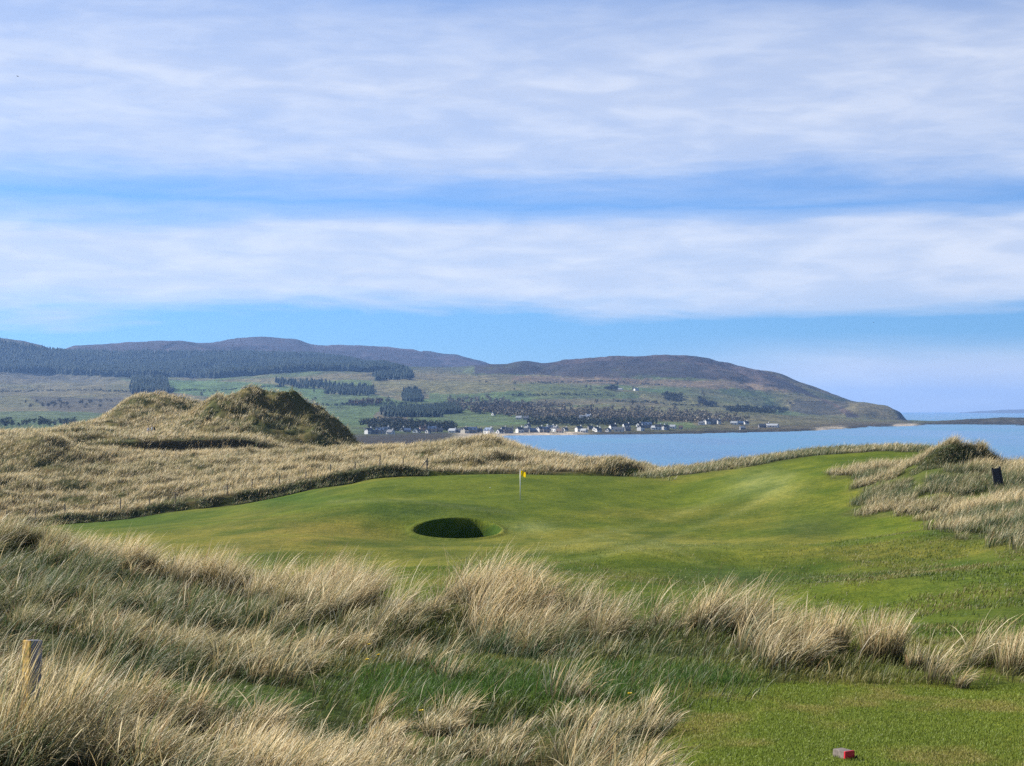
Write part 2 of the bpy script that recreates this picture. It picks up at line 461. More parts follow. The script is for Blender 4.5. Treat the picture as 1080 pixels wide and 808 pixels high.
g_mown = lin(0.082, 0.112, 0.015); g_rich = lin(0.042, 0.080, 0.012); g_dry = lin(0.172, 0.150, 0.040)
g_green = lin(0.080, 0.110, 0.015); g_shade = lin(0.026, 0.054, 0.022); g_thatch = lin(0.13, 0.105, 0.055); g_pale = lin(0.19, 0.22, 0.085)
n1 = fbm(XX * 0.06, YY * 0.045, 4, 41); n2 = fbm(XX * 0.25, YY * 0.2, 4, 42); n3 = fbm(XX * 1.2, YY * 1.0, 3, 43)


def mixc(C, tgt, f):
    return C + (tgt - C) * f[..., None]


C = np.broadcast_to(g_mown, XX.shape + (3,)).copy()
C = mixc(C, g_dry, sstep(0.50, 0.74, n1) * 0.38)
C = mixc(C, g_rich, sstep(0.50, 0.30, n2) * 0.45)
fy = (YY > 32)
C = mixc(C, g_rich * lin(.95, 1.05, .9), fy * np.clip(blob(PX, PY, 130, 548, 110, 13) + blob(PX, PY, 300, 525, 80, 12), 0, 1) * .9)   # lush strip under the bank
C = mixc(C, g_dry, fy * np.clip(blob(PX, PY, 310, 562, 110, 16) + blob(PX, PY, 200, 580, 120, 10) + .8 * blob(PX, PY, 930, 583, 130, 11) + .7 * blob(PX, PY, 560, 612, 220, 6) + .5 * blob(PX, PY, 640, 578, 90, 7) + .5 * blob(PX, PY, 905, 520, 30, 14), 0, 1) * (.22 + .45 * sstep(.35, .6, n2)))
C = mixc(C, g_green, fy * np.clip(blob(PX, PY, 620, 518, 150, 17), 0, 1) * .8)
C = mixc(C, g_rich * 1.05, fy * np.clip(blob(PX, PY, 430, 540, 60, 9), 0, 1) * .5)  # shaded side of the mound by the bunker, painted as darker turf
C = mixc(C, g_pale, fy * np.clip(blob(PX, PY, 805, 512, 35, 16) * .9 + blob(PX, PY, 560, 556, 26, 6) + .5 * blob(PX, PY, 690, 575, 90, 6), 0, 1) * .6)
C = mixc(C, g_shade, fy * np.clip(blob(PX, PY, 770, 610, 80, 13) * .8 + blob(PX, PY, 850, 556, 40, 11) * .7 + blob(PX, PY, 1040, 612, 60, 10) * .6 + blob(PX, PY, 430, 541, 45, 7) * .45 + blob(PX, PY, 620, 634, 120, 7) * .4, 0, 1) * .8)  # shade in the fairway dips, painted into the turf colour
def streak(pts_, wd):
    d = np.full(PX.shape, 1e9)
    for (xa, ya), (xb, yb) in zip(pts_[:-1], pts_[1:]):
        ux, uy = xb - xa, (yb - ya) * 2.5; t_ = np.clip(((PX - xa) * ux + (PY - ya) * 2.5 * uy) / (ux * ux + uy * uy), 0, 1)
        d = np.minimum(d, np.hypot(PX - xa - t_ * ux, (PY - ya) * 2.5 - t_ * uy))
    return np.exp(-(d / wd) ** 2)


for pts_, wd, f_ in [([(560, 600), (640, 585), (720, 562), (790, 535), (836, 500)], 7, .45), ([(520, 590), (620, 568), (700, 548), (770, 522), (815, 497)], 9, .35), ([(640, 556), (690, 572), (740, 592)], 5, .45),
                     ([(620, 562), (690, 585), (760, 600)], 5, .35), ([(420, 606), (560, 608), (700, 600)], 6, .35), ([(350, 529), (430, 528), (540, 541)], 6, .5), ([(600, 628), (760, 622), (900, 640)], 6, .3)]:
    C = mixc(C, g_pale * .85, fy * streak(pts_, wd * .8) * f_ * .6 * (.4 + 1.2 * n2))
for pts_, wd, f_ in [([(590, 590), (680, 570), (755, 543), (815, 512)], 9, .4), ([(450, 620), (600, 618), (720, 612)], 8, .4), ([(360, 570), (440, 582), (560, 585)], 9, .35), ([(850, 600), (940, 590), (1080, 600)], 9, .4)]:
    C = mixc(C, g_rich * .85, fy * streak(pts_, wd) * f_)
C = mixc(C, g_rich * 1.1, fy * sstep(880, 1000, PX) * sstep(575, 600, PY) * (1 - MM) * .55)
C = mixc(C, lin(0.160, 0.195, 0.032), TT * .8)
C = mixc(C, g_dry * lin(.9, .95, .8), TT * sstep(.5, .72, fbm(XX * 0.8, YY * 0.8, 4, 44)) * .5)
C = mixc(C, lin(0.050, 0.098, 0.020), lawn_mask(XX, YY) * (YY < 20) * .85)
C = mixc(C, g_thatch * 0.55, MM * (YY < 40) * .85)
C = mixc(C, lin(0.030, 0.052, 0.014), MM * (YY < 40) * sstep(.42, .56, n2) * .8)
C = mixc(C, lin(0.110, 0.088, 0.048), MM * (YY >= 40) * (0.80 + 0.4 * (n3 - .5)))
C = mixc(C, lin(0.055, 0.066, 0.026), MM * (YY >= 40) * sstep(.48, .62, n2) * .8)
C = mixc(C, lin(0.066, 0.092, 0.022), MM * (YY >= 60) * (YY < 132) * sstep(840, 880, PX) * .8)
C = mixc(C, lin(0.045, 0.040, 0.022), sstep(167.6, 168.0, YY) * sstep(169.5, 169.1, YY) * sstep(455, 440, PX) * (.75 + .5 * (n3 - .5)))     # earth bank under the fence, darkened to paint in the shade of its face
C = mixc(C, lin(0.050, 0.042, 0.026), sstep(227.7, 228.1, YY) * sstep(229.6, 229, YY) * sstep(140, 155, PX) * sstep(285, 270, PX) * .9)  # bank below the track, shade of its face put into the colour
C = mixc(C, lin(0.040, 0.036, 0.018), np.exp(-(((XX - 29.0) / 2.8) ** 4 + ((YY - 109.8) / .95) ** 4)) * (.8 + .4 * (n3 - .5)))  # near face of the dune knob, coloured dark for its shade
e_ = np.sqrt(((XX - BK.x) / BKA) ** 2 + ((YY - BK.y) / BKB) ** 2)
C = mixc(C, g_rich * .9, (e_ < 1.0) * 1.0)
C = mixc(C, lin(0.42, 0.36, 0.26), sstep(.80, .70, e_))
C = np.clip(C, 0.004, 1)

m_ground, n = new_mat('turf')
ob = n.new('ShaderNodeTexCoord').outputs['Object']
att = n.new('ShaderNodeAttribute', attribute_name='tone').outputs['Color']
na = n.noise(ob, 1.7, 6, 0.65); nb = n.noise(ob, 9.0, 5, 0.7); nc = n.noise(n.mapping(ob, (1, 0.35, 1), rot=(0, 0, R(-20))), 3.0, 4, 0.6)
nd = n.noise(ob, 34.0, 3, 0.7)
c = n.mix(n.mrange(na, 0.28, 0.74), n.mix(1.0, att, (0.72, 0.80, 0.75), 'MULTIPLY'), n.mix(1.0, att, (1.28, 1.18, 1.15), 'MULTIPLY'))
ne = n.noise(n.mapping(ob, (1, .55, 1)), 0.28, 6, 0.62)
c = n.mix(n.mrange(ne, 0.32, 0.68), n.mix(1.0, c, (0.74, 0.80, 0.80), 'MULTIPLY'), n.mix(1.0, c, (1.26, 1.16, 1.10), 'MULTIPLY'))
c = n.mix(n.mrange(nb, 0.30, 0.72), n.mix(1.0, c, (0.70, 0.74, 0.70), 'MULTIPLY'), n.mix(1.0, c, (1.32, 1.26, 1.2), 'MULTIPLY'))
c = n.mix(n.mrange(nd, 0.32, 0.70), n.mix(1.0, c, (0.72, 0.74, 0.7), 'MULTIPLY'), n.mix(1.0, c, (1.3, 1.28, 1.25), 'MULTIPLY'))
bmp = n.new('ShaderNodeBump', ins={'Height': n.math('ADD', n.math('MULTIPLY', nb, 0.6), n.math('ADD', n.math('MULTIPLY', nc, 0.8), n.math('MULTIPLY', nd, 0.25))), 'Strength': 0.55, 'Distance': 0.12})
b = n.new('ShaderNodeBsdfPrincipled', ins={'Base Color': c, 'Roughness': 0.9, 'Specular IOR Level': 0.03, 'Normal': bmp.outputs[0]})
out(n, b.outputs[0])

lo, sz = grid_faces(*XX.shape)
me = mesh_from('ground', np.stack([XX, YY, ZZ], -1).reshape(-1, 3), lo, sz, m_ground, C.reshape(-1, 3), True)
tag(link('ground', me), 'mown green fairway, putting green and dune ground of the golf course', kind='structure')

# ------------------------------------------------------------------ far land across the bay
FROWS = {
    900: {-900: 475, 0: 475, 300: 476, 385: 476.6, 480: 477, 510: 480, 560: 488, 1900: 488},
    1300: {-900: 459, 0: 459, 200: 461, 385: 462, 440: 462.6, 485: 463.4, 510: 465, 560: 470, 1900: 470},
    1500: {-900: 452, 0: 452, 200: 455, 385: 457.5, 470: 458.8, 500: 459.3, 540: 460.6, 600: 462, 900: 466, 1900: 466},
    1560: {-900: 450.5, 0: 450.5, 200: 453.5, 385: 456, 470: 457.3, 520: 457.8, 560: 458.4, 610: 459.2, 650: 460.5, 700: 462, 900: 465, 1900: 465},
    1640: {-900: 448, 0: 448, 200: 450.5, 385: 452.8, 470: 454.5, 560: 455.3, 640: 455.8, 690: 456.8, 720: 458.2, 760: 460, 900: 463, 1900: 463},
    1750: {-900: 445, 0: 446, 200: 447, 385: 449.5, 470: 451, 560: 450, 640: 450.5, 700: 451.5, 740: 453.0, 780: 456.2, 820: 458, 900: 460, 1900: 460},
    1900: {-900: 442, 0: 443, 200: 444, 385: 446, 470: 446.5, 560: 445, 640: 445.3, 700: 447, 740: 448.5, 790: 451, 820: 452.6, 850: 454.4, 880: 456, 1900: 457},
    2200: {-900: 437, 0: 438, 200: 437, 385: 437, 470: 438, 560: 437, 640: 437.5, 700: 440, 740: 443, 800: 446.5, 860: 449.3, 890: 451, 920: 452.6, 1900: 453},
    2750: {-900: 426, 0: 425, 200: 424, 385: 425, 500: 425, 560: 426, 640: 425, 700: 428, 740: 432, 800: 437, 850: 441, 900: 444.5, 940: 446.2, 965: 447.4, 985: 448.6, 1040: 448.4, 1080: 447.6, 1900: 448.5},
    2950: {-900: 421, 0: 420, 200: 418, 400: 419, 500: 419, 640: 420, 700: 423, 800: 433, 850: 437.5, 900: 441.2, 950: 443.4, 985: 444.6, 1010: 443.6, 1050: 441.6, 1080: 441.9, 1150: 443, 1300: 447.5, 1900: 448},
    3120: {-900: 417, 0: 416, 200: 413, 400: 411, 500: 410, 640: 412, 700: 415, 800: 429, 850: 435, 900: 439, 935: 441.2, 955: 444.6, 975: 446.8, 1020: 446.6, 1080: 446.5, 1900: 447.5},
    3400: {-900: 411, 0: 410, 200: 406, 400: 402, 500: 401, 600: 404, 700: 408, 760: 416, 800: 424, 850: 431, 880: 431, 893: 427.5, 905: 425.5, 925: 427.5, 942: 431, 949: 435, 954: 441, 960: 445.5, 975: 447, 1080: 447, 1900: 447},
    3800: {-900: 404, 0: 404, 200: 400, 400: 395, 500: 393.5, 600: 395, 650: 396, 700: 398, 750: 400, 800: 406, 850: 415, 880: 423, 895: 426, 915: 428.5, 935: 432, 945: 445, 1080: 445.5, 1900: 445.5},
    4300: {-900: 392, 0: 393, 200: 393, 400: 390, 460: 388, 505: 385, 540: 381.5, 600: 378, 640: 376, 680: 375.2, 720: 375.7, 740: 378, 780: 387, 810: 393, 840: 402.5, 870: 413.5, 890: 421.5, 905: 426, 925: 431, 935: 444.8, 1900: 444.8},
    4700: {-900: 380, 0: 382, 130: 388, 250: 386, 350: 385, 400: 389, 440: 393, 505: 393, 600: 390, 700: 390, 800: 408, 900: 445, 1900: 445},
    5200: {-900: 350, 0: 357, 40: 362.5, 62: 370, 100: 374, 200: 376, 300: 378, 400: 386, 450: 393, 505: 396, 700: 405, 900: 443, 1900: 444},
    5800: {-900: 360, 0: 367, 62: 370, 80: 364.5, 150: 359.5, 180: 360, 210: 362.8, 235: 367, 300: 372, 400: 380, 505: 392, 700: 410, 900: 442, 1900: 443},
    6600: {-900: 368, 0: 374, 150: 368, 210: 365, 240: 359.5, 280: 356, 310: 357.5, 330: 363, 400: 366.5, 450: 371, 490: 376.5, 512: 383.5, 540: 393, 700: 415, 900: 442, 1900: 443},
    7400: {-900: 395, 0: 400, 500: 410, 900: 442, 1900: 442},
}
FXN = 1000
FX = np.concatenate([np.linspace(-700, -260, 90)[:-1], np.linspace(-260, 1240, FXN), np.linspace(1240, 1800, 80)[1:]])
FYK = np.array(sorted(FROWS), float)
FZK = []
for Yk in FYK:
    d = FROWS[int(Yk)]; xs = np.array(sorted(d), float); yv = np.array([d[int(q)] for q in xs], float)
    FZK.append((HY - pchip(xs, yv, FX)) / F * Yk)
FZK = np.array(FZK).T
FY = np.concatenate([np.linspace(900, 1450, 40)[:-1], np.linspace(1450, 2250, 190)[:-1], np.exp(np.linspace(math.log(2250), math.log(7400), 260))])
FZ = pchip(np.log(FYK), FZK, np.log(FY))
FXX, FYY = np.meshgrid(FX, FY, indexing='ij')
FWX = (FXX - CX) / F * FYY
amp = sstep(SEA - 1, SEA + 14, FZ)
land_n = (fbm(FWX / 260, FYY / 260, 5, 51) - .5) * 26 * sstep(1500, 3200, FYY) + (fbm(FWX / 55, FYY / 55, 4, 52) - .5) * (4 + 5 * sstep(3300, 4200, FYY))
rid = np.abs(fbm(FWX / 420 + .4 * fbm(FWX / 150, FYY / 150, 3, 58), FYY / 900, 4, 53) - .5) * 2
land_n = land_n - sstep(.22, 0, rid) * 9 * sstep(2600, 4000, FYY)
shore_n = (fbm(FWX / 18, FYY / 18, 4, 54) - .45) * 3.2 * sstep(620, 700, FXX)
FZ = FZ + land_n * amp * sstep(1350, 2600, FYY) + shore_n * sstep(SEA - 4, SEA - 1, FZ) * (1 - .7 * amp)
FPY = HY - F * FZ / FYY


def far_mask(poly, j=1.6, seed=60):
    a = FXX + (fbm(FWX / 60, FYY / 60, 4, seed) - .5) * j * 6; b_ = FPY + (fbm(FWX / 60, FYY / 60, 4, seed + 7) - .5) * j * 1.6
    return in_poly(a, b_, poly).astype(float)


# photo-space outlines of the patches of land, resolved onto the terrain they lie on
SKYM = [(500, 360), (740, 360), (910, 440), (893, 440), (880, 428), (850, 416), (820, 409), (780, 402), (720, 398), (640, 399), (580, 396), (500, 394)]
fn1 = fbm(FWX / 170, FYY / 300, 4, 61); fn2 = fbm(FWX / 45, FYY / 70, 4, 62); fn3 = fbm(FWX / 600, FYY / 500, 4, 63)
FC = np.broadcast_to(lin(0.105, 0.118, 0.045), FXX.shape + (3,)).copy()
FC = mixc(FC, lin(0.165, 0.140, 0.075), sstep(.47, .66, fn1) * .75)
FC = mixc(FC, lin(0.075, 0.125, 0.040), sstep(.5, .34, fn1) * .7)
FC = mixc(FC, lin(0.055, 0.062, 0.035), sstep(.60, .74, fn2) * .6)
# chequer of enclosed fields on the middle slopes
cell = np.floor(FWX / 190 + .25 * np.sin(FYY / 170)) * 13.7 + np.floor(FYY / 210 + .3 * np.sin(FWX / 230)) * 7.31
cr = np.modf(np.abs(np.sin(cell * 12.9898) * 43758.5453))[0]
fld = sstep(1650, 1900, FYY) * sstep(4000, 3500, FYY) * sstep(900, 820, FXX)
FC = mixc(FC, lin(0.085, 0.150, 0.040), fld * (cr > .70) * .75)
FC = mixc(FC, lin(0.175, 0.160, 0.075), fld * (cr < .25) * .65)
for poly, col_, f in [
    ([(-700, 392), (0, 392), (120, 397), (142, 404), (146, 425), (60, 432), (-700, 432)], (0.135, 0.125, 0.062), .8),
    ([(30, 418), (140, 420), (150, 436), (60, 438)], (0.065, 0.060, 0.050), .7),
    ([(178, 401), (270, 404), (350, 411), (335, 422), (230, 420), (180, 414)], (0.085, 0.160, 0.045), .9),
    ([(-700, 436), (60, 434), (150, 438), (150, 470), (-700, 470)], (0.070, 0.125, 0.042), .8),
    ([(330, 418), (390, 414), (430, 424), (420, 440), (380, 446), (330, 440)], (0.080, 0.135, 0.045), .8),
    ([(400, 432), (450, 441), (455, 449), (385, 450)], (0.17, 0.125, 0.085), .7),
    ([(390, 402), (540, 398), (560, 412), (480, 416), (400, 412)], (0.165, 0.150, 0.065), .8),
    ([(430, 440), (560, 438), (570, 447), (440, 450)], (0.075, 0.135, 0.045), .8),
    ([(540, 404), (650, 406), (650, 420), (560, 421)], (0.105, 0.135, 0.045), .6),
    ([(560, 421), (680, 420), (700, 428), (560, 428)], (0.135, 0.110, 0.062), .6),
    ([(700, 412), (800, 418), (820, 440), (720, 434)], (0.120, 0.130, 0.052), .6),
    ([(540, 396), (700, 400), (800, 403), (840, 414), (780, 411), (640, 404), (540, 402)], (0.185, 0.135, 0.085), .8),
    ([(690, 444), (730, 445), (735, 452), (700, 453)], (0.090, 0.150, 0.045), .7),
    ([(800, 438), (955, 440), (955, 450), (740, 452)], (0.125, 0.118, 0.055), .7),
    ([(838, 422), (893, 424), (894, 437), (850, 438), (832, 432)], (0.045, 0.045, 0.032), .8),
    ([(944, 430), (960, 430), (962, 446), (945, 442)], (0.06, 0.055, 0.045), .8),
]:
    FC = mixc(FC, lin(*col_), far_mask(poly, seed=60 + len(poly)) * f)
moor = far_mask(SKYM, 1.2, 81)
FC = mixc(FC, lin(0.040, 0.033, 0.036), moor * (.95 - .5 * sstep(.58, .76, fn2)))
FC = mixc(FC, lin(0.145, 0.105, 0.072), moor * sstep(.60, .72, fn1) * .6)
back = sstep(4900, 5300, FYY)
FC = mixc(FC, lin(0.048, 0.038, 0.042), back * .95)
FC = mixc(FC, lin(0.130, 0.090, 0.078), back * sstep(.46, .62, fn3) * sstep(5900, 6200, FYY) * .85)
FC = mixc(FC, lin(0.115, 0.080, 0.065), back * sstep(.56, .70, fn2) * .6)
# shore: pale sand on the bay beach, dark weedy rock elsewhere
sh = sstep(SEA + 2.6, SEA + 1.2, FZ)
sandy = np.maximum(sstep(470, 490, FXX) * sstep(640, 600, FXX), .9 * sstep(852, 866, FXX) * sstep(900, 884, FXX))
sandy = np.maximum(sandy, sstep(938, 946, FXX) * sstep(975, 962, FXX))
FC = mixc(FC, lin(0.46, 0.40, 0.31), sh * sandy)
FC = mixc(FC, lin(0.040, 0.036, 0.030), sh * (1 - sandy) * .95)
FC = mixc(FC, lin(0.085, 0.062, 0.048), sstep(SEA + 6, SEA + 3, FZ) * (1 - sh) * sstep(600, 640, FXX) * .5)
FC = mixc(FC, lin(0.036, 0.034, 0.028), sstep(972, 1000, FXX) * sstep(2700, 2800, FYY) * sstep(3300, 3200, FYY) * (.7 + .5 * (fn2 - .5)))
FC = np.clip(FC * lin(.80, .78, .80) * (1 - sstep(3900, 4200, FYY)[..., None] * lin(.32, .30, .0)), .004, 1)  # farther hills turned bluer: haze tint put into the land colour

m_far, n = new_mat('hill_land')
ob = n.new('ShaderNodeTexCoord').outputs['Object']
att = n.new('ShaderNodeAttribute', attribute_name='tone').outputs['Color']
na = n.noise(ob, 0.03, 7, 0.68); nb = n.noise(n.mapping(ob, (1, .5, 1)), 0.11, 5, 0.7)
c = n.mix(n.mrange(na, .30, .70), n.mix(1.0, att, (.62, .66, .66), 'MULTIPLY'), n.mix(1.0, att, (1.35, 1.3, 1.25), 'MULTIPLY'))
c = n.mix(n.mrange(nb, .34, .68), n.mix(1.0, c, (.66, .68, .70), 'MULTIPLY'), n.mix(1.0, c, (1.3, 1.28, 1.25), 'MULTIPLY'))
bmp = n.new('ShaderNodeBump', ins={'Height': n.math('ADD', na, n.math('MULTIPLY', nb, .5)), 'Strength': 0.8, 'Distance': 9.0})
b = n.new('ShaderNodeBsdfPrincipled', ins={'Base Color': c, 'Roughness': 0.9, 'Specular IOR Level': 0.1, 'Normal': bmp.outputs[0]})
out(n, b.outputs[0])
lo, sz = grid_faces(*FXX.shape)
me = mesh_from('hills', np.stack([FWX, FYY, FZ], -1).reshape(-1, 3), lo, sz, m_far, FC.reshape(-1, 3), True)
tag(link('hills', me), 'moorland hills and headland with fields sloping down to the far shore', kind='structure')


def far_hit(x, y, ymin=1400):
    """first place on the far land seen at photo pixel (x, y)"""
    i = int(np.argmin(np.abs(FX - x)))
    p = FPY[i]; k = np.where((p <= y) & (FY > ymin))[0]
    j = k[0] if len(k) else int(np.argmin(np.abs(p - y)))
    return Vector(((x - CX) / F * FY[j], FY[j], FZ[i, j]))


# low island on the horizon at the right
def island():
    xs = np.linspace(1005, 1500, 200); k = np.linspace(0, 1, 24)
    prof = np.interp(xs, [1030, 1040, 1050, 1068, 1090, 1120, 1180, 1300, 1400, 1500], [0, 1.2, 2.6, 4.6, 6.5, 9, 14, 17, 8, 0]) + (vnoise(xs / 9, xs * 0, 5) - .5) * .8
    X_, K_ = np.meshgrid(xs, k, indexing='ij')
    Y_ = 16000 + 3000 * K_
    hgt = np.maximum(prof, 0)[:, None] * np.sin(np.pi * np.clip(K_ * 1.02, 0, 1)) ** .7 / F * 17500
    W = (X_ - CX) / F * 17500
    Z_ = SEA - 8 + hgt * .75 + (fbm(W / 500, Y_ / 500, 3, 6) - .5) * 30 * (hgt > 5)
    lo, sz = grid_faces(*X_.shape)
    me = mesh_from('distant_island', np.stack([W, Y_, Z_], -1).reshape(-1, 3), lo, sz, m_far, np.full((X_.size, 3), .08), True)
    tag(link('distant_island', me), 'faint blue hills of an island on the sea horizon', kind='structure')


island()

# sea
m_sea, n = new_mat('sea_water')
ob = n.new('ShaderNodeTexCoord').outputs['Object']
na = n.noise(n.mapping(ob, (1, 2.2, 1), rot=(0, 0, R(25))), 0.22, 6, 0.62); nb = n.noise(n.mapping(ob, (1, .35, 1)), 0.006, 4, .6)
c = n.mix(n.mrange(nb, .35, .65), (0.030, 0.140, 0.290), (0.055, 0.190, 0.310))
bmp = n.new('ShaderNodeBump', ins={'Height': na, 'Strength': 0.55, 'Distance': 0.9})
b = n.new('ShaderNodeBsdfPrincipled', ins={'Base Color': c, 'Roughness': n.mrange(nb, .3, .7, .16, .28), 'IOR': 1.33, 'Normal': bmp.outputs[0]})
out(n, b.outputs[0])
sx = np.array([-30000., -6000, 0, 6000, 30000]); sy = np.array([340., 1500, 3500, 9000, 26000])
A, B = np.meshgrid(sx, sy, indexing='ij')
lo, sz = grid_faces(5, 5)
me = mesh_from('sea', np.stack([A, B, np.full(A.shape, SEA)], -1).reshape(-1, 3), lo, sz, m_sea)
tag(link('sea', me), 'calm blue sea filling the bay', kind='structure')

# the air: one closed box of even haze round everything
m_haze, n = new_mat('sea_air')
v = n.new('ShaderNodeVolumePrincipled', ins={'Color': (0.28, 0.51, 1.0), 'Density': 5.4e-5, 'Anisotropy': 0.25})
n.new('ShaderNodeOutputMaterial', ins={'Volume': v.outputs[0]})
bm = bmesh.new()
bm_box(bm, (0, 13400, 148), (62000, 27600, 364))
hz = bm_obj('haze', bm, m_haze)
tag(hz, 'thin blue sea haze over the bay', kind='stuff')

# ------------------------------------------------------------------ grass blades
m_blade, n = new_mat('grass_blade')
att = n.new('ShaderNodeAttribute', attribute_name='tone').outputs['Color']
d1 = n.new('ShaderNodeBsdfPrincipled', ins={'Base Color': att, 'Roughness': 0.55, 'Specular IOR Level': 0.25})
d2 = n.new('ShaderNodeBsdfTranslucent', ins={'Color': att})
mx = n.new('ShaderNodeMixShader', ins={0: 0.36})
n.put(mx.inputs[1], d1.outputs[0]); n.put(mx.inputs[2], d2.outputs[0])
out(n, mx.outputs[0])


def blades(root, length, dirv_, bend, width, c0, c1, segs=4, seed=0):
    """root (N,3); dirv_ (N,2) way the tip leans; bend (N,) 0 upright..1 flat; c0/c1 (N,3) foot and tip colours -> V, loops, sizes, C"""
    N = len(root); r = np.random.default_rng(seed)
    s = np.linspace(0, 1, segs + 1)
    ang = np.clip(bend[:, None] * (0.25 + 1.15 * s[None, :] ** 1.1), 0, 1.7) * 1.25          # angle from vertical along the blade
    st = length[:, None] / segs
    dh = np.cos(ang[:, :-1]) * st; dl = np.sin(ang[:, :-1]) * st
    hz_ = np.concatenate([np.zeros((N, 1)), np.cumsum(dl, 1)], 1); vt = np.concatenate([np.zeros((N, 1)), np.cumsum(dh, 1)], 1)
    P = np.empty((N, segs + 1, 3))
    P[..., 0] = root[:, 0:1] + hz_ * dirv_[:, 0:1]; P[..., 1] = root[:, 1:2] + hz_ * dirv_[:, 1:2]; P[..., 2] = root[:, 2:3] + vt
    th = r.uniform(0, 2 * np.pi, N)
    side = np.stack([np.cos(th), np.sin(th), r.normal(0, .2, N)], -1)
    wd = width[:, None] * np.clip(1.15 - s, 0, 1)[None, :] ** .7 * .5
    wd = wd * np.minimum(1, .55 + 1.6 * s)[None, :]
    L = P - side[:, None, :] * wd[..., None]; Rr = P + side[:, None, :] * wd[..., None]
    nv = 2 * segs + 1
    V = np.empty((N, nv, 3)); V[:, 0:2 * segs:2] = L[:, :segs]; V[:, 1:2 * segs:2] = Rr[:, :segs]; V[:, -1] = P[:, -1]
    t = np.empty(nv); t[0:2 * segs:2] = s[:segs]; t[1:2 * segs:2] = s[:segs]; t[-1] = 1
    tt = sstep(0.10, 0.72, t)[None, :, None]
    Cc = c0[:, None, :] * (1 - tt) + c1[:, None, :] * tt
    fl = []
    for k in range(segs - 1): fl += [2 * k, 2 * k + 1, 2 * k + 3, 2 * k + 2]
    fl += [2 * segs - 2, 2 * segs - 1, 2 * segs]
    fl = np.array(fl)
    loops = (fl[None, :] + (np.arange(N) * nv)[:, None]).ravel()
    sizes = np.tile(np.array([4] * (segs - 1) + [3]), N)
    return V.reshape(-1, 3), loops, sizes, Cc.reshape(-1, 3)


STRAW = lin(0.71, 0.540, 0.275); PALE = lin(0.86, 0.745, 0.49); RUST = lin(0.30, 0.175, 0.085); OLIVE = lin(0.145, 0.165, 0.055)
GREEN = lin(0.060, 0.115, 0.035); DKGREEN = lin(0.030, 0.058, 0.022); BROWN = lin(0.105, 0.075, 0.042); SAGE = lin(0.20, 0.24, 0.13)
WIND = np.array([0.97, 0.22])


def palette(u, dry):
    """u, dry (N,) -> foot and tip colours: dead straw where dry is high, live green where low"""
    N = len(u); r = np.random.default_rng(5)
    q = np.clip(dry + r.normal(0, .22, N), 0, 1)[:, None]
    tip = GREEN * .85 * (1 - q) + STRAW * q
    tip = np.where((r.random(N) < .42 * q[:, 0])[:, None], PALE, tip)
    tip = np.where((r.random(N) < .07)[:, None], RUST, tip)
    tip = np.where((r.random(N) < .12)[:, None], OLIVE, tip)
    tip = np.where((r.random(N) < .12 * (1 - .6 * q[:, 0]))[:, None], SAGE, tip)
    foot = DKGREEN * .9 * (1 - q * .75) + BROWN * q * .5  # green to brown foot, darkened to paint the shadow between blades
    return foot * r.uniform(.8, 1.25, (N, 1)), tip * r.uniform(.72, 1.15, (N, 1))


def sample(n_, x0, x1, y0, y1, prob, r, fan=True):
    """random places; x in photo columns when fan"""
    if fan:
        Y = np.sqrt(r.uniform(y0 ** 2, y1 ** 2, n_)); X = (r.uniform(x0, x1, n_) - CX) / F * Y
    else:
        X = r.uniform(x0, x1, n_); Y = r.uniform(y0, y1, n_)
    k = r.random(n_) < prob(X, Y)
    return X[k], Y[k]


def tufts(X, Y, per, rad, hgt, dry, bend, width, segs, seed, wind=1.0, wvec=None):
    """tussock centres -> blades. per, rad, hgt, dry, bend arrays per tussock"""
    r = np.random.default_rng(seed)
    idx = np.repeat(np.arange(len(X)), per)
    N = len(idx)
    a = r.uniform(0, 2 * np.pi, N); rr = np.sqrt(r.random(N)) * rad[idx]
    ox, oy = np.cos(a) * rr, np.sin(a) * rr
    bx, by = X[idx] + ox, Y[idx] + oy
    bz = height(bx, by) - 0.01
    wv = WIND if wvec is None else wvec[idx]
    dv = np.stack([np.cos(a), np.sin(a)], -1) * (0.25 + .75 * (rr / rad[idx]))[:, None] * .75 + wv * wind * r.uniform(.55, 1.35, N)[:, None] + r.normal(0, .36, (N, 2))
    dn = np.linalg.norm(dv, axis=1) + 1e-6
    bd = np.clip(bend[idx] * (.45 + .5 * dn) * r.uniform(.6, 1.4, N), .03, 1.25)
    dv = dv / dn[:, None]
    ln = hgt[idx] * r.uniform(.55, 1.2, N)
    c0, c1 = palette(r.random(N), dry[idx])
    wd = (width if np.isscalar(width) else width[idx]) * np.clip(np.exp(r.normal(-.1, .38, N)), .4, 2.2)
    return blades(np.stack([bx, by, bz], -1), ln, dv, bd, wd, c0, c1, segs, seed + 1)


def stuff_mesh(name, parts, label, mat=None):
    V = []; Lp = []; S = []; Cc = []; off = 0
    for v_, l_, s_, c_ in parts:
        V.append(v_); Lp.append(l_ + off); S.append(s_); Cc.append(c_); off += len(v_)
    me = mesh_from(name, np.concatenate(V), np.concatenate(Lp), np.concatenate(S), mat or m_blade, np.concatenate(Cc))
    return tag(link(name, me), label, kind='stuff')


def fore_dry(X, Y):
    """how straw-coloured the marram is: pale along the ridge, greener towards the hollows"""
    px = pxof(X, Y); c_ = np.interp(px, CREST_X, CREST_Y)
    q = .62 + 2.1 * (fbm(X * .55, Y * .45, 3, 21) - .5) + .42 * sstep(3.0, 0.3, np.abs(Y - c_))
    q = q - .20 * sstep(300, 120, px) * sstep(.5, 2.5, np.abs(Y - c_))
    return np.clip(q - .30 * sstep(1.0, .1, np.abs(Y - (c_ - 2.6))), 0.05, 1)


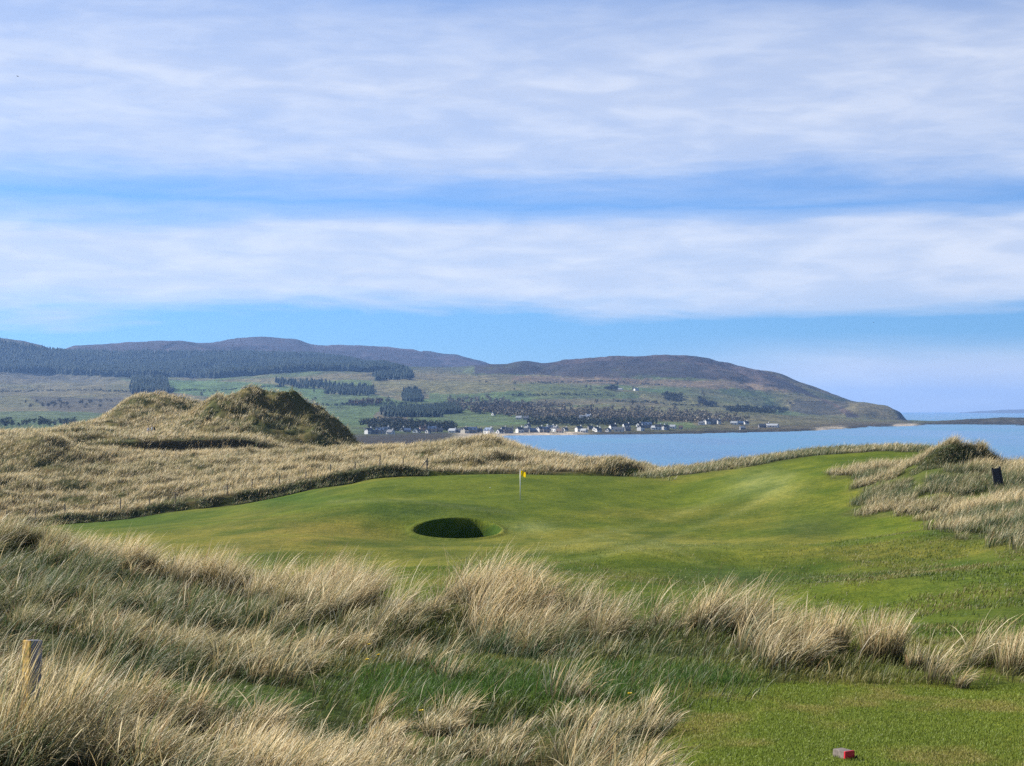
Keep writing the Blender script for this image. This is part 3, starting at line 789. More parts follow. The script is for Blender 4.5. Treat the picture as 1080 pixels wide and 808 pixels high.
r = np.random.default_rng(101)
parts = []
clump = lambda X, Y: sstep(.47, .57, fbm(X * 1.25, Y * 1.0, 3, 22))
hscale = lambda X, Y: np.where(Y < 14.2, np.interp(pxof(X, Y), [0, 230, 330, 400, 560, 600, 680, 720, 800], [.72, .68, .60, .44, .45, .80, .85, .55, .4]),
                               np.interp(pxof(X, Y), [0, 100, 250, 400, 480, 560, 700, 900], [.78, .85, .95, 1.05, 1.14, 1.10, 1.05, 1.0]))
# big tussocks of the fore dune: thick along the ridge and in the front band, thinner on the green slope between


def tall(X, Y):
    px = pxof(X, Y); c_ = np.interp(px, CREST_X, CREST_Y)
    ridge = sstep(1.9, 0.9, np.abs(Y - c_ - .1 + 1.6 * (fbm(X * .8, Y * .2, 2, 38) - .5)))
    front = sstep(14.3, 13.2, Y + 1.2 * (fbm(X * .7, Y * .5, 2, 39) - .5)) * np.interp(px, [0, 380, 420, 540, 580, 1100], [1, 1, .6, .6, 1, 1])
    left = sstep(330, 180, px) * .62
    return np.clip(np.maximum(np.maximum(ridge, front), left), .20, 1)


X, Y = sample(11900, -220, 1280, 9.2, 30, lambda x, y: marram_mask(x, y) * tall(x, y) * (.04 + .96 * clump(x, y)), r)
k = len(X); hh = r.uniform(.36, .74, k) * (0.7 + .6 * fbm(X * .5, Y * .5, 2, 23)) * hscale(X, Y) * (.55 + .45 * tall(X, Y))
dr = fore_dry(X, Y)
wa = R(8) + 1.5 * (fbm(X * .45, Y * .4, 3, 34) - .5)
wv = np.stack([np.cos(wa), np.sin(wa)], -1)
parts.append(tufts(X, Y, r.integers(45, 120, k), r.uniform(.06, .18, k), hh, dr, r.uniform(.50, 1.2, k), .0064, 5, 102, 1.0, wv))
# low green growth between the tussocks
X, Y = sample(119000, -220, 1280, 9.0, 30, lambda x, y: np.clip(marram_mask(x, y) + .5 * lawn_mask(x, y), 0, 1) * .9, r)
k = len(X)
parts.append(tufts(X, Y, np.full(k, 1), np.full(k, .05), r.uniform(.08, .30, k) * hscale(X, Y), np.clip(fore_dry(X, Y) - .45, 0, 1) * tall(X, Y), r.uniform(.5, 1.1, k), .0060, 4, 104))
# flattened dead straw lying through it
X, Y = sample(32500, -220, 1280, 9.0, 28, lambda x, y: marram_mask(x, y) * (.08 + .7 * clump(x + .25, y)) * (.2 + .8 * tall(x, y)), r)
k = len(X)
parts.append(tufts(X, Y, np.full(k, 1), np.full(k, .08), r.uniform(.3, .7, k) * hscale(X, Y), np.full(k, 1.0), r.uniform(.9, 1.2, k), .0066, 5, 106, .5))
# grass crowding the tee post
X = (np.array([2, 14, 22, 40, 52, 62, 75, 30, 48]) - CX) / F * 11.2; Y = np.array([11.2, 10.9, 11.1, 11.2, 11.0, 11.3, 11.1, 10.8, 11.35]); k = len(X)
parts.append(tufts(X, Y, np.full(k, 70), np.full(k, .12), np.array([.85, .72, .70, .74, .72, .8, .85, .66, .85]), np.full(k, .8), np.full(k, .42), .0062, 5, 112))
# long single stalks standing out of the rest
X, Y = sample(4000, -220, 1280, 9.0, 27, lambda x, y: marram_mask(x, y) * clump(x, y) * tall(x, y), r)
k = len(X)
parts.append(tufts(X, Y, np.full(k, 2), np.full(k, .05), r.uniform(.55, .85, k) * hscale(X, Y), np.full(k, .9), r.uniform(.4, .9, k), .0060, 6, 108))
stuff_mesh('marram_grass', parts, 'pale windswept marram grass over the near dune')
print('fore marram', sum(len(p[2]) for p in parts))

# tussocks standing apart from the rest along the edge behind the tee
for q, (px_, Y_, rad_, h_, n_, lb) in enumerate([(930, 17.3, .20, .54, 520, 'tall pale upright marram tussock standing alone past the end of the ridge'),
                                            (868, 17.8, .24, .50, 520, 'broad straw tussock leaning right, next left of the tall pale lone one'),
                                            (965, 16.9, .10, .26, 160, 'smallest straw tussock low to the ground right of the tall pale lone one'),
                                            (1074, 16.6, .22, .46, 380, 'ragged straw tussock at the far end behind the tee')]):
    X_ = np.array([(px_ - CX) / F * Y_]); Y1 = np.array([Y_])
    V_, l_, s_, c_ = tufts(X_, Y1, np.array([n_]), np.array([rad_]), np.array([h_]), np.array([.95]), np.array([.36]), .0064, 6, 130 + q, .8)
    o0 = np.array([X_[0], Y_, float(height(X_, Y1)[0])])
    o = link('marram_tussock', mesh_from('marram_tussock', V_ - o0, l_, s_, m_blade, c_)); o.location = o0
    tag(o, lb, 'grass tussock', 'lone tussocks behind the tee')

# short turf of the tee and of the green hollow
r = np.random.default_rng(201)
X, Y = sample(504000, 380, 1280, 10.5, 18.5, lambda x, y: np.clip(np.maximum(tee_mask(x, y), np.where(y < 19, lawn_mask(x, y), 0)), 0, 1), r)
k = len(X)
q = sstep(.42, .70, fbm(X * 1.3, Y * 1.3, 4, 24))
tip = lin(0.200, 0.260, 0.040) * (1 - q[:, None]) + lin(0.320, 0.290, 0.085) * q[:, None]
lw = (lawn_mask(X, Y) * (1 - tee_mask(X, Y)))[:, None]
tip = tip * (1 - lw) + lin(0.085, 0.165, 0.030) * lw
tip = tip * r.uniform(.6, 1.35, (k, 1))
z = height(X, Y)
a = r.uniform(0, 2 * np.pi, k)
ln = r.uniform(.012, .034, k) * (1 + 3.2 * lw[:, 0] * r.random(k))
pt = [blades(np.stack([X, Y, z - .003], -1), ln, np.stack([np.cos(a), np.sin(a)], -1), r.uniform(.2, 1.1, k), r.uniform(.004, .008, k), tip * .6, tip, 2, 202)]
stuff_mesh('mown_turf', pt, 'short mown turf blades on the tee')
print('turf', k)

# rough grass on the bank behind the tee
r = np.random.default_rng(301)
pt = []
for q, (n_, x0_, x1_, y0_, y1_, hl, wl, fn) in enumerate([
        (209000, 480, 1280, 28, 92, (.04, .17), (.012, .028), lambda x, y: (.18 + .82 * sstep(780, 960, pxof(x, y))) * (1 - marram_mask(x, y)) * sstep(.30, .6, fbm(x * .45, y * .3, 3, 25)) * sstep(92, 60, y)),
        (130000, 330, 1280, 14.2, 30, (.04, .18), (.006, .011), lambda x, y: (1 - tee_mask(x, y)) * (1 - .45 * lawn_mask(x, y)) * sstep(.25, .6, fbm(x * .9, y * .9, 3, 35))),
        (26000, 80, 640, 27, 60, (.03, .09), (.012, .024), lambda x, y: sstep(.42, .6, fbm(x * .4, y * .3, 3, 36)))]):
    X, Y = sample(n_, x0_, x1_, y0_, y1_, fn, r)
    k = len(X); g_ = fbm(X * .5, Y * .4, 3, 37)[:, None]
    tip = (lin(0.085, 0.130, 0.022) + (lin(0.210, 0.195, 0.055) - lin(0.085, 0.130, 0.022)) * sstep(.40, .66, g_)) * r.uniform(.6, 1.35, (k, 1)) + lin(.12, .09, .04) * (r.random((k, 1)) < .12)
    a = r.normal(.1, .9, k)
    pt.append(blades(np.stack([X, Y, height(X, Y) - .005], -1), r.uniform(*hl, k), np.stack([np.cos(a), np.sin(a)], -1), r.uniform(.4, 1.2, k), r.uniform(*wl, k), tip * .5, tip, 3, 302 + q))
stuff_mesh('rough_grass', pt, 'coarse green rough on the bank right of the fairway')

# marram of the dunes round the green and beyond the fence
r = np.random.default_rng(401)


def far_tufts(x0, x1, y0, y1, n_, per, hgt, wid, seed, mask, dry_of, bend=(.5, 1.0), rad=.45):
    X, Y = sample(n_, x0, x1, y0, y1, mask, r)
    k = len(X)
    return tufts(X, Y, np.full(k, per), r.uniform(.6, 1.2, k) * rad, r.uniform(*hgt, k) * (.7 + .6 * fbm(X * .2, Y * .2, 3, 26)), dry_of(X, Y), r.uniform(*bend, k), wid, 3, seed)


dry_shade_left = lambda X, Y: np.clip(.93 + 1.3 * (fbm(X * .12, Y * .10, 4, 27) - .5) - .25 * sstep(12, 2, np.abs(Y - 205)) * sstep(300, 150, pxof(X, Y)) + .2 * sstep(160, 180, pxof(X, Y)) * sstep(235, 215, pxof(X, Y)) * sstep(240, 250, Y) - .26 * sstep(215, 235, pxof(X, Y)) * sstep(400, 375, pxof(X, Y)) * sstep(240, 247, Y), .05, 1)  # dryness, plus the big dune's lit arm and shaded face put into tone
dens_l = lambda X, Y: marram_mask(X, Y) * (.22 + .78 * sstep(.38, .56, fbm(X * .42, Y * .42, 3, 28))) * (1 - .5 * sstep(262, 285, pxof(X, Y)) * sstep(400, 375, pxof(X, Y)) * sstep(240, 247, Y))
pl = [far_tufts(-260, 720, 166, 222, 54000, 9, (.5, .95), .034, 402, dens_l, dry_shade_left),
      far_tufts(-260, 560, 222, 320, 41000, 8, (.5, 1.0), .050, 404, dens_l, dry_shade_left)]
bank = lambda X, Y: sstep(455, 440, pxof(X, Y)) * sstep(.30, .5, fbm(X * .6, Y * .2, 2, 45))
pl.append(far_tufts(-260, 460, 167.9, 169.2, 3750, 9, (.25, .55), .034, 410, bank, lambda X, Y: np.full(len(X), .18), (.3, 1.0), .3))
stuff_mesh('marram_field', pl, 'straw coloured marram grass covering the dunes beyond the fence')
dry_r = lambda X, Y: np.clip(.50 + 2.0 * (fbm(X * .25, Y * .2, 4, 29) - .5), .05, 1)
knob = lambda X, Y: np.exp(-(((X - 29.0) / 2.6) ** 4 + ((Y - 109.9) / .8) ** 4))
dens_r = lambda X, Y: marram_mask(X, Y) * (1 - .75 * knob(X, Y)) * sstep(.40, .54, fbm(X * .5, Y * .5, 3, 30))
pr = [far_tufts(840, 1280, 64, 128, 30000, 16, (.3, .85), .020, 406, dens_r, dry_r, rad=.32)]
dry_s = lambda X, Y: np.clip(.35 + 1.2 * (fbm(X * .25, Y * .2, 4, 33) - .5), .05, 1)
pr.append(far_tufts(960, 1080, 108.6, 111.4, 900, 16, (.14, .34), .018, 412, lambda X, Y: .3 + .7 * knob(X, Y), lambda X, Y: np.full(len(X), .16), (.5, 1.1), .2))
ps = [far_tufts(640, 1010, 144, 182, 15000, 10, (.35, .85), .034, 408, dens_r, dry_s, rad=.4)]
stuff_mesh('dune_marram', pr, 'mixed green and straw marram on the dune at the right')
stuff_mesh('skyline_rough', ps, 'green and straw rough along the crest behind the green')

# ------------------------------------------------------------------ far woods
def tone_mat(name, rough=.85):
    m, n = new_mat(name)
    att = n.new('ShaderNodeAttribute', attribute_name='tone').outputs['Color']
    b = n.new('ShaderNodeBsdfPrincipled', ins={'Base Color': att, 'Roughness': rough, 'Specular IOR Level': 0.1})
    out(n, b.outputs[0]); return m


m_wood = tone_mat('far_foliage')


def far_sample(n_, x0, x1, y0, y1, poly, r, jit=.8):
    """points on the far land whose photo position falls inside an outline"""
    i = r.integers(np.searchsorted(FX, x0), np.searchsorted(FX, x1), n_); j = r.integers(np.searchsorted(FY, y0), np.searchsorted(FY, y1) - 1, n_)
    a = FXX[i, j]; p = FPY[i, j]
    k = in_poly(a + r.normal(0, jit, n_), p + r.normal(0, jit * .5, n_), poly)
    i, j = i[k], j[k]
    return np.stack([FWX[i, j] + r.normal(0, 3, len(i)), FYY[i, j] + r.normal(0, 3, len(i)), FZ[i, j]], -1)


def conifers(P, h, col, r, sides=6):
    N = len(P); a = np.linspace(0, 2 * np.pi, sides, endpoint=False)
    H = r.uniform(*h, N); w_ = H * r.uniform(.20, .30, N)
    lv = [(.08, 1.0), (.45, .62), (.40, .78), (1.0, 0)]
    V = []
    for (zz, ww) in lv[:1] + lv[1:3]:
        ph = r.uniform(0, 6.28, N)
        rr = w_[:, None] * ww * r.uniform(.75, 1.2, (N, sides))
        V.append(np.stack([P[:, 0:1] + np.cos(a[None] + ph[:, None]) * rr, P[:, 1:2] + np.sin(a[None] + ph[:, None]) * rr, (P[:, 2] + H * zz)[:, None] + 0 * rr], -1))
    top1 = np.stack([P[:, 0], P[:, 1], P[:, 2] + H * .72], -1)[:, None]; top2 = np.stack([P[:, 0], P[:, 1], P[:, 2] + H], -1)[:, None]
    V = np.concatenate([V[0], top1, V[2], top2], 1)
    nv = 2 * sides + 2; f = []
    for k in range(sides):
        f += [k, (k + 1) % sides, sides]
        f += [sides + 1 + k, sides + 1 + (k + 1) % sides, nv - 1]
    f = np.array(f)
    lo = (f[None] + (np.arange(N) * nv)[:, None]).ravel()
    C_ = np.repeat(np.array(col)[None] * r.uniform(.7, 1.3, (N, 1)), nv, 0).reshape(-1, 3)
    return V.reshape(-1, 3), lo, np.full(N * 2 * sides, 3), C_


def leafy(P, h, col, r, n_=56, size=.16):
    """crowns of small leaf clumps spread through an uneven volume"""
    N = len(P); H = r.uniform(*h, N)
    u = r.normal(0, 1, (N, n_, 3)); u /= np.linalg.norm(u, axis=-1, keepdims=True)
    u = u * (r.random((N, n_, 1)) ** .4)
    W = H * r.uniform(.32, .55, N)
    cpt = np.stack([P[:, 0:1] + u[..., 0] * W[:, None], P[:, 1:2] + u[..., 1] * W[:, None], P[:, 2:3] + H[:, None] * (.55 + .45 * u[..., 2])], -1)
    d = r.normal(0, 1, (N, n_, 3, 3)) * (H * size)[:, None, None, None] * .7
    V = (cpt[:, :, None, :] + d).reshape(-1, 3)
    tot = N * n_
    C_ = np.array(col)[None, None] * r.uniform(.75, 1.3, (N, 1, 1)) * r.uniform(.85, 1.2, (N, n_, 1))
    return V, np.arange(tot * 3), np.full(tot, 3), np.repeat(C_.reshape(-1, 3), 3, 0)


r = np.random.default_rng(501)
CON = (0.017, 0.030, 0.022)
fp = far_sample(84000, -260, 440, 3900, 5500, [(-260, 346), (-60, 352), (0, 362), (62, 373), (130, 374), (260, 374), (330, 377), (395, 383), (432, 395), (428, 398), (396, 398), (340, 399), (240, 399), (120, 397), (60, 394), (-60, 391), (-260, 389)], r)
pts = [conifers(fp, (12, 20), CON, r)]
for poly, n_ in [([(141, 400), (172, 400), (180, 416), (140, 416)], 16000), ([(342, 406), (392, 407), (396, 418), (345, 416)], 9000), ([(290, 403), (345, 405), (345, 411), (295, 409)], 4000),
                 ([(426, 412), (440, 411), (444, 424), (428, 424)], 9000), ([(405, 432), (458, 431), (461, 440), (410, 440)], 9000), ([(395, 396), (432, 393), (434, 400), (398, 402)], 9000),
                 ([(460, 430), (480, 429), (486, 436), (462, 437)], 6000)]:
    xs_ = [p[0] for p in poly]
    q = far_sample(n_, min(xs_), max(xs_), 1500, 5200, poly, r, .4)
    pts.append(conifers(q[:1100], (6, 10) if max(p[1] for p in poly) > 417 else (9, 14), CON, r))
stuff_mesh('conifer_forest', pts, 'dark blue green conifer plantations along the hills', m_wood)
print('conifers', [len(p[2]) // 12 for p in pts])

r = np.random.default_rng(502)
BARE = (0.165, 0.142, 0.098)
pts = []
for poly, n_, mx_, col_ in [([(470, 421), (520, 420), (545, 424), (600, 430), (660, 432), (700, 432), (740, 436), (790, 443), (792, 446), (740, 446), (690, 444.5), (600, 442.5), (560, 441.5), (520, 438), (470, 433)], 60000, 1250, BARE),
                            ([(385, 447), (415, 446), (450, 449), (480, 450), (480, 455), (390, 456)], 16000, 260, (0.05, 0.055, 0.035)),
                            ([(560, 444.5), (600, 445), (650, 446), (690, 446), (690, 450), (600, 449), (560, 449)], 12000, 260, (0.05, 0.058, 0.03)),
                            ([(700, 416), (716, 418), (720, 425), (702, 423)], 4000, 80, (0.055, 0.055, 0.03)), ([(738, 421), (748, 426), (752, 430), (740, 427)], 3000, 60, (0.04, 0.04, 0.03)),
                            ([(640, 408), (652, 407), (652, 411), (640, 412)], 3000, 60, (0.04, 0.045, 0.03)), ([(764, 431), (800, 430), (830, 433), (826, 437), (770, 436)], 9000, 260, (0.04, 0.045, 0.028)),
                            ([(500, 428), (560, 428), (560, 436), (500, 437)], 6000, 150, (0.075, 0.062, 0.042)), ([(365, 425), (400, 424), (402, 428), (366, 428)], 3000, 70, (0.10, 0.06, 0.035)),
                            ([(20, 422), (130, 424), (132, 432), (22, 432)], 16000, 35, (0.10, 0.09, 0.06)), ([(0, 447), (80, 446), (82, 450), (0, 451)], 6000, 45, (0.06, 0.07, 0.04)), ([(180, 404), (460, 412), (460, 430), (330, 440), (180, 425)], 20000, 30, (0.08, 0.07, 0.04)), ([(480, 402), (860, 412), (860, 436), (790, 440), (700, 430), (480, 420)], 20000, 30, (0.085, 0.07, 0.04))]:
    xs_ = [p[0] for p in poly]
    q = far_sample(n_, min(xs_), max(xs_), 1500, 4300, poly, r, .5)
    q = q[r.permutation(len(q))[:mx_]]
    pts.append(leafy(q, (4.0, 8.0), col_, r))
# hedges and scrub between the fields
for line in [[(180, 412), (230, 413), (262, 410), (300, 408)], [(330, 428), (380, 428), (430, 427)], [(560, 405), (640, 403), (700, 407)], [(400, 424), (440, 428), (500, 427)],
             [(700, 427), (760, 430), (800, 431)], [(540, 418), (600, 417), (650, 419)], [(650, 424), (700, 426)], [(0, 414), (80, 412), (140, 414)]]:
    q = []
    for (xa, ya), (xb, yb) in zip(line[:-1], line[1:]):
        k = int(math.hypot(xb - xa, yb - ya) / 1.1)
        for t in range(k):
            if random.random() < .75: q.append(far_hit(xa + (xb - xa) * t / k, ya + (yb - ya) * t / k + random.gauss(0, .15)))
    pts.append(leafy(np.array([list(p) for p in q]), (2.0, 4.0), (0.045, 0.055, 0.03), r, 14, .35))
stuff_mesh('hillside_woods', pts, 'brown bare woods and hedges behind the village', m_wood)

# ------------------------------------------------------------------ village by the shore
W_WHITE = plain('white_render', (0.70, 0.69, 0.66), .8, .08, .5)
W_CREAM = plain('cream_render', (0.66, 0.60, 0.48), .8, .1, .5)
W_GREY = plain('grey_stone', (0.27, 0.26, 0.25), .85, .25, 1.2)
W_PINK = plain('pinkish_stone', (0.40, 0.30, 0.26), .85, .2, 1.2)
R_SLATE = plain('slate', (0.075, 0.085, 0.105), .6, .3, 1.5)
R_BROWN = plain('brown_tile', (0.13, 0.085, 0.065), .7, .3, 1.5)
R_GREY = plain('grey_sheet', (0.30, 0.32, 0.34), .5, .15, .8)
R_BLUE = plain('blue_slate', (0.07, 0.12, 0.22), .55, .25, 1.0)
GLASS = plain('dark_window', (0.02, 0.025, 0.032), .12, .1, 1.0, .6)
WALLS = {'white': W_WHITE, 'cream': W_CREAM, 'grey': W_GREY, 'pink': W_PINK}
ROOFS = {'slate': R_SLATE, 'brown': R_BROWN, 'sheet': R_GREY, 'blue': R_BLUE}
GR = 'houses of the shore village'


def house(x, y, w_, d_, h_, deg, wall, roof, label, chim=1, ymin=1480, floors=1, group=GR, cat='house'):
    w_ *= .68; d_ *= .68; h_ = 2.2 if floors == 1 else 3.6
    if wall in ('white', 'cream'): deg = deg - 32 if deg >= 50 else deg - 38
    p = far_hit(x, y, ymin)
    if p.y > 2300: w_ *= .62; d_ *= .62; h_ *= .7
    t = thing('village_house', label, cat, (p.x, p.y, p.z - .4), R(deg), group)
    pitch = d_ * .5 * .85
    bm = bmesh.new()
    pr = [(-d_ / 2, -1.5), (d_ / 2, -1.5), (d_ / 2, h_), (0, h_ + pitch), (-d_ / 2, h_)]
    a = [bm.verts.new((-w_ / 2, u, v_)) for u, v_ in pr]; b_ = [bm.verts.new((w_ / 2, u, v_)) for u, v_ in pr]
    bm.faces.new(a); bm.faces.new(b_[::-1])
    for k in range(5): bm.faces.new((a[k], a[(k + 1) % 5], b_[(k + 1) % 5], b_[k]))
    bm_obj('wall', bm, WALLS[wall], t)
    bm = bmesh.new()
    for s_ in (-1, 1):
        ln = math.hypot(d_ / 2 + .35, pitch * (d_ / 2 + .35) / (d_ / 2)); an = math.atan2(pitch, d_ / 2)
        q = Matrix.Rotation(-s_ * an, 3, 'X')
        c_ = Vector((0, s_ * (d_ / 4 + .15), h_ + pitch / 2 - .1)) + q @ Vector((0, 0, .16))
        bm_box(bm, c_, (w_ + .35, ln, .2), q)
    rf = bm_obj('roof', bm, ROOFS[roof], t)
    for k in range(chim):
        bm = bmesh.new(); cx_ = (w_ / 2 - .55) * (1 if k == 0 else -1)
        bm_box(bm, (cx_, 0, h_ + pitch + .45), (.8, .8, 1.7)); bm_box(bm, (cx_, 0, h_ + pitch + 1.35), (.95, .95, .14))
        bm_obj('chimney', bm, WALLS[wall], rf)
    nw = max(2, int(w_ / 3.2))
    for fl in range(floors):
        for k in range(nw):
            bx_ = -w_ / 2 + (k + .5) * w_ / nw
            if fl == 0 and k == nw // 2:
                bm = bmesh.new(); bm_box(bm, (bx_, -d_ / 2 - .03, 1.25), (1.0, .1, 2.1)); bm_obj('door', bm, R_BLUE, t); continue
            bm = bmesh.new(); bm_box(bm, (bx_, -d_ / 2 - .03, 1.7 + 2.7 * fl), (1.15, .1, 1.35)); bm_obj('window', bm, GLASS, t)
    for s_ in (-1, 1):
        bm = bmesh.new(); bm_box(bm, (s_ * (w_ / 2 + .03), 0, 1.8 + 2.6 * (floors - 1)), (.1, 1.1, 1.3)); bm_obj('window', bm, GLASS, t)
    return t


# x, foot row, width, depth, wall height, turn, wall, roof, chimneys, floors, label
HOUSES = [
    (389, 459.0, 9, 7, 4.6, 75, 'white', 'slate', 1, 2, 'pale gable ended house nearest the foot of the big dune'),
    (395.5, 458.3, 8, 6.5, 3.0, 10, 'grey', 'slate', 1, 1, 'low grey house second along from the big dune'),
    (401, 457.6, 11, 7, 4.6, -8, 'grey', 'blue', 2, 2, 'grey house under a blue slate roof near the big dune'),
    (407, 456.6, 10, 7, 5.2, 70, 'white', 'sheet', 1, 2, 'tall pale house with light grey roof rising near the big dune'),
    (412, 458.0, 9, 7, 3.0, 0, 'white', 'slate', 1, 1, 'low white cottage in front of trees, fifth from the big dune'),
    (418, 454.6, 8, 6, 3.0, 12, 'grey', 'slate', 1, 1, 'small grey cottage half sunk among dark trees'),
    (424.5, 455.0, 6, 6, 3.4, 80, 'white', 'slate', 1, 1, 'tiny white gable showing alone among dark trees'),
    (430, 456.0, 9, 6.5, 3.0, -5, 'grey', 'blue', 1, 1, 'low blue roofed cottage beside the steep white gable'),
    (439.5, 456.6, 8, 8.5, 2.6, 88, 'white', 'slate', 0, 1, 'steep white triangular gable standing by itself above the marram'),
    (446, 455.0, 9, 7, 4.8, 15, 'pink', 'brown', 1, 2, 'pinkish stone house right of the steep white gable'),
    (451.5, 457.0, 6, 6, 2.8, 80, 'white', 'slate', 0, 1, 'small white cottage below the pinkish stone house'),
    (456, 455.6, 12, 7, 4.8, -6, 'pink', 'blue', 2, 2, 'broad purple grey house with two chimneys left of the white bungalow'),
    (463, 455.6, 10, 6.5, 3.4, 8, 'grey', 'slate', 1, 1, 'dark grey house between purple grey house and white bungalow'),
    (477.5, 456.4, 11, 6.5, 3.0, 5, 'white', 'sheet', 1, 1, 'long white bungalow with pale roof behind the marram crest'),
    (484, 456.4, 8, 6.5, 3.2, -10, 'grey', 'slate', 1, 1, 'dark cottage touching the long white bungalow on its right'),
    (490, 457.2, 8, 8, 5.0, 82, 'cream', 'slate', 1, 2, 'cream gable joined to the large blue roofed block'),
    (497, 457.0, 16, 8, 5.6, -4, 'grey', 'blue', 2, 2, 'largest grey blue roofed block where the beach begins'),
    (505, 456.4, 9, 7, 3.4, 20, 'grey', 'slate', 1, 1, 'small grey house just right of the largest block'),
    (515.5, 457.6, 13, 8, 4.6, -12, 'white', 'blue', 1, 2, 'wide slate roofed house with pale front above the sand'),
    (527, 457.2, 8, 7, 3.6, 75, 'white', 'slate', 1, 1, 'narrow white gable standing above the middle of the sand'),
    (531, 456.6, 9, 7, 5.2, 70, 'cream', 'slate', 1, 2, 'cream gable pressed against the narrow white one'),
    (537, 457.0, 11, 7, 4.8, -8, 'grey', 'slate', 2, 2, 'grey terrace house with two chimneys above the sand'),
    (548, 456.6, 9, 7, 4.8, 65, 'white', 'slate', 1, 2, 'bright white gable left of the church roofed house'),
    (553, 456.2, 12, 7.5, 4.0, -4, 'grey', 'slate', 1, 1, 'long dark roofed house right of a bright white gable'),
    (556.5, 453.0, 7, 8, 5.6, 85, 'white', 'slate', 1, 2, 'thin steep white gable rising behind the long dark roof'),
    (562, 456.0, 10, 7, 3.6, 10, 'grey', 'blue', 1, 1, 'grey blue house at the right end of the sand'),
    (569.5, 456.2, 9, 8, 4.8, 72, 'white', 'slate', 1, 2, 'pale grey gable left of the big white double house'),
    (576, 456.4, 9, 7, 4.4, 8, 'grey', 'blue', 1, 2, 'blue roofed house squeezed before the big white double house'),
    (580.5, 455.0, 12, 8, 6.0, 65, 'white', 'sheet', 2, 2, 'big white double house with two tall chimneys'),
    (586, 455.4, 9, 7, 4.4, -20, 'white', 'slate', 1, 2, 'white wing at the right of the big double house'),
    (590.5, 456.6, 8, 6.5, 3.0, 12, 'cream', 'brown', 1, 1, 'cream cottage with brown roof in the middle of the shore row'),
    (596, 455.0, 7, 6, 3.6, 78, 'white', 'slate', 1, 1, 'small white upright cottage left of a long gap in the row'),
    (610.5, 455.4, 9, 7, 4.4, 62, 'white', 'slate', 1, 2, 'white gabled house just after the long gap in the row'),
    (616, 456.2, 9, 6, 2.4, 0, 'white', 'sheet', 0, 1, 'lowest white shed by the water right of the gap'),
    (622.5, 453.0, 7, 6, 3.0, 20, 'grey', 'slate', 1, 1, 'small grey house set back under dark trees'),
    (628.5, 454.4, 8, 6.5, 3.8, 70, 'white', 'slate', 1, 1, 'left one of two white cottages close together by the shore'),
    (631, 455.6, 8, 6.5, 3.0, 60, 'white', 'slate', 1, 1, 'right and lower one of two white cottages close together'),
    (641.5, 455.6, 6, 5.5, 2.6, 80, 'white', 'slate', 0, 1, 'tiny pale hut alone near the rocks'),
    (646.5, 453.4, 10, 7, 4.2, 55, 'white', 'slate', 1, 2, 'white house with angled gable above the wide white one'),
    (653, 455.2, 13, 7.5, 3.0, 20, 'white', 'slate', 1, 1, 'wide low white bungalow just above the dark rocks'),
    (660.5, 450.8, 10, 7, 3.6, 50, 'white', 'slate', 1, 1, 'white cottage set high behind the wide bungalow'),
    (662, 454.6, 8, 6.5, 2.8, 5, 'grey', 'slate', 1, 1, 'grey cottage below the white cottage set high'),
    (674, 450.0, 7, 6, 3.4, 75, 'white', 'slate', 1, 1, 'upper white cottage beside the long blue roof'),
    (675.8, 454.4, 9, 7.5, 4.4, 80, 'white', 'slate', 1, 2, 'tall pinkish white gable at the water below the long blue roof'),
    (682, 451.2, 15, 8, 4.2, -8, 'grey', 'blue', 2, 2, 'long blue roofed building on the rise above the rocks'),
    (690, 453.2, 8, 6, 2.6, 0, 'white', 'sheet', 0, 1, 'low white shed against a taller white house'),
    (694, 453.2, 10, 7, 4.2, 40, 'white', 'slate', 1, 2, 'bright white house with a low shed on its left'),
    (700, 453.6, 6, 6, 6.4, 78, 'white', 'slate', 1, 2, 'narrowest tall white house near the right end of the row'),
    (703.5, 453.6, 8, 7, 5.6, 80, 'grey', 'blue', 1, 2, 'blue grey house beside the narrowest tall white one'),
    (709.5, 451.8, 9, 6, 2.6, 12, 'white', 'sheet', 0, 1, 'white bungalow on green turf past the tall pair'),
    (718, 452.8, 6, 5.5, 2.4, 30, 'cream', 'brown', 0, 1, 'small cream hut last before the bare rocks'),
]
